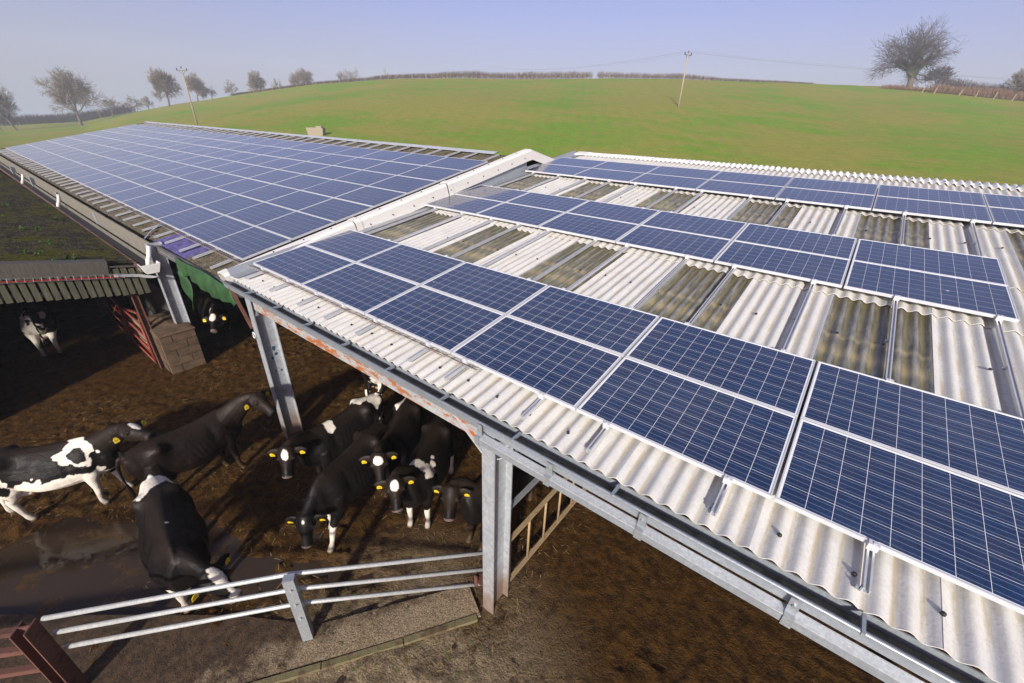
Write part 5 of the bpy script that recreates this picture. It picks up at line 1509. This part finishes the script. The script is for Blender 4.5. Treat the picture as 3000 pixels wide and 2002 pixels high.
hedge('hedge', 'long leafless hedge along the hilltop left of the gap', 'hedge', arc(-68, -29.3, 40, 2), 2.25, 1.2, 55, 'hedge', 1, taper=([0, .25, .5, .7, 1], [.30, .36, .65, 1.0, 1.0]))
hedge('hedge', 'leafless hedge on the hilltop right of the gap, fading away', 'hedge', arc(-28.5, -7, 24, 2), 2.0, 1.2, 45, 'hedge', 2, taper=([0, .4, .6, 1], [1, .85, .45, .2]))
hedge('hedge', 'distant dark hedgerow at the left below the oaks', 'hedge', arc(-92, -76.5, 16, 70), 3.8, 5.0, 80, 'twig_dark', 3, .07)
hedge('bramble_bank', 'rust brown bramble bank at the foot of the ivy clad tree', 'hedge', [polar(a, 181) for a in (-1.3, 0, 1, 2, 3.2)], 1.1, 1.6, 70, 'bramble', 4)
hedge('hedge', 'brown hedge running to the right edge of the picture', 'hedge', [polar(a, 179) for a in (2.2, 3.2, 4.2, 5.5, 7, 8.5, 10)], 2.0, 1.8, 80, 'bramble', 5)
hedge('hedge', 'dark hedge behind the brown one at the right', 'hedge', [polar(a, 205, 2.2) for a in (2.6, 4, 5.5, 7, 8.5, 10)], 3.0, 2.0, 60, 'twig_dark', 6)
WF = thing('wire_fence', 'row of thin wooden stakes along the foot of the hilltop hedge', 'fence', polar(-40, 172))
st_me = MB().box((-.05, -.05, -.3), (.05, .05, 1.15)).mesh('stake', MAT['pole'])
for i in range(46):
    a = -66 + i * .86 + random.uniform(-.1, .1)
    p = polar(a, float(np.interp(a, AZ_T, RC_T)) - 1.2)
    inst('stake', st_me, WF, Matrix.Translation(p) @ Matrix.Rotation(random.uniform(-.08, .08), 4, 'X'))
WF2 = thing('wire_fence', 'leaning pale stakes along the brown hedge at the right', 'fence', polar(5, 176))
for i, a in enumerate((1.6, 2.45, 4.15, 5.2, 6.35, 7.5)):
    inst('stake', st_me, WF2, Matrix.Translation(polar(a, 176)) @ Matrix.Rotation(random.uniform(.1, .2), 4, 'Y') @ Matrix.Scale(1.35, 4))

# ================================================================== power poles and wires
def pole(label, base, hgt, arm_dir, twin):
    P_ = thing('power_pole', label, 'power pole', base, 'power poles in the field')
    b = Vector(base)
    MB().tube([b + Vector((0, 0, -.5)), b + Vector((0, 0, hgt * .5)), b + Vector((0, 0, hgt))], [.17, .15, .12], 8).build('shaft', MAT['pole'], P_, True)
    a = Vector(arm_dir).normalized(); tops = []
    ca = MB().bar(b + a * -1.0 + Vector((0, 0, hgt - .15)), b + a * 1.0 + Vector((0, 0, hgt - .15)), .10, .12).build('crossarm', MAT['steel_dark'], P_)
    for s in (-1, 0, 1):
        q = b + a * (.92 * s) + Vector((0, 0, hgt - .08 + (.28 if s == 0 else 0)))
        MB().tube([q, q + Vector((0, 0, .12)), q + Vector((0, 0, .22)), q + Vector((0, 0, .34))], [.05, .11, .11, .06], 8).build('insulator', MAT['black'], P_)
        tops.append(q + Vector((0, 0, .34)))
    for s in (-1, 1): MB().bar(b + a * (.6 * s) + Vector((0, 0, hgt - .2)), b + Vector((0, 0, hgt - .85)), .05, .05).build('arm_brace', MAT['steel_dark'], P_)
    return tops
def wire(label, p, q, sag):
    pts = [p.lerp(q, i / 14) + Vector((0, 0, -sag * 4 * (i / 14) * (1 - i / 14))) for i in range(15)]
    o = MB().tube(pts, .009, 4, False).build('power_line', MAT['steel_dark'], None, loc=tuple(p)); tag(o, label, 'power line', 'power lines over the field')
tA = pole('leaning-looking wooden power pole behind the long roof at the left', polar(-71.6, 118), 9.6, (.75, .65, 0), False)
tB = pole('pale wooden power pole standing alone in the middle of the field', polar(-19.25, 105), 9.0, (.35, .94, 0), True)
far = [polar(30, 230, 13) + Vector((i * .4, 0, 0)) for i in (-1, 0, 1)]
back = [polar(-41, 215, 9) + Vector((i * .9, 0, 0)) for i in (-1, 0, 1)]
for i, nm in enumerate(('nearest', 'middle', 'farthest')):
    wire(f'{nm} thin wire running right from the pole in mid field', tB[i], far[i], 3.0)
    wire(f'{nm} thin wire running left from the pole in mid field to the hilltop', tB[i], back[i], 2.0)

# ================================================================== haze
t = NT('haze')
v = t.n('VolumePrincipled', None, Color=(0.86, 0.94, 1.0), Density=0.0009, Anisotropy=0.0)
t.t.links.new(v.outputs[0], t.out.inputs['Volume'])
hz = MB().box((-420, -420, -7.5), (430, 430, 44)).build('haze', t.m, None, loc=(0, 0, 0))
hz['kind'] = 'stuff'; hz['label'] = 'pale winter mist over the fields'
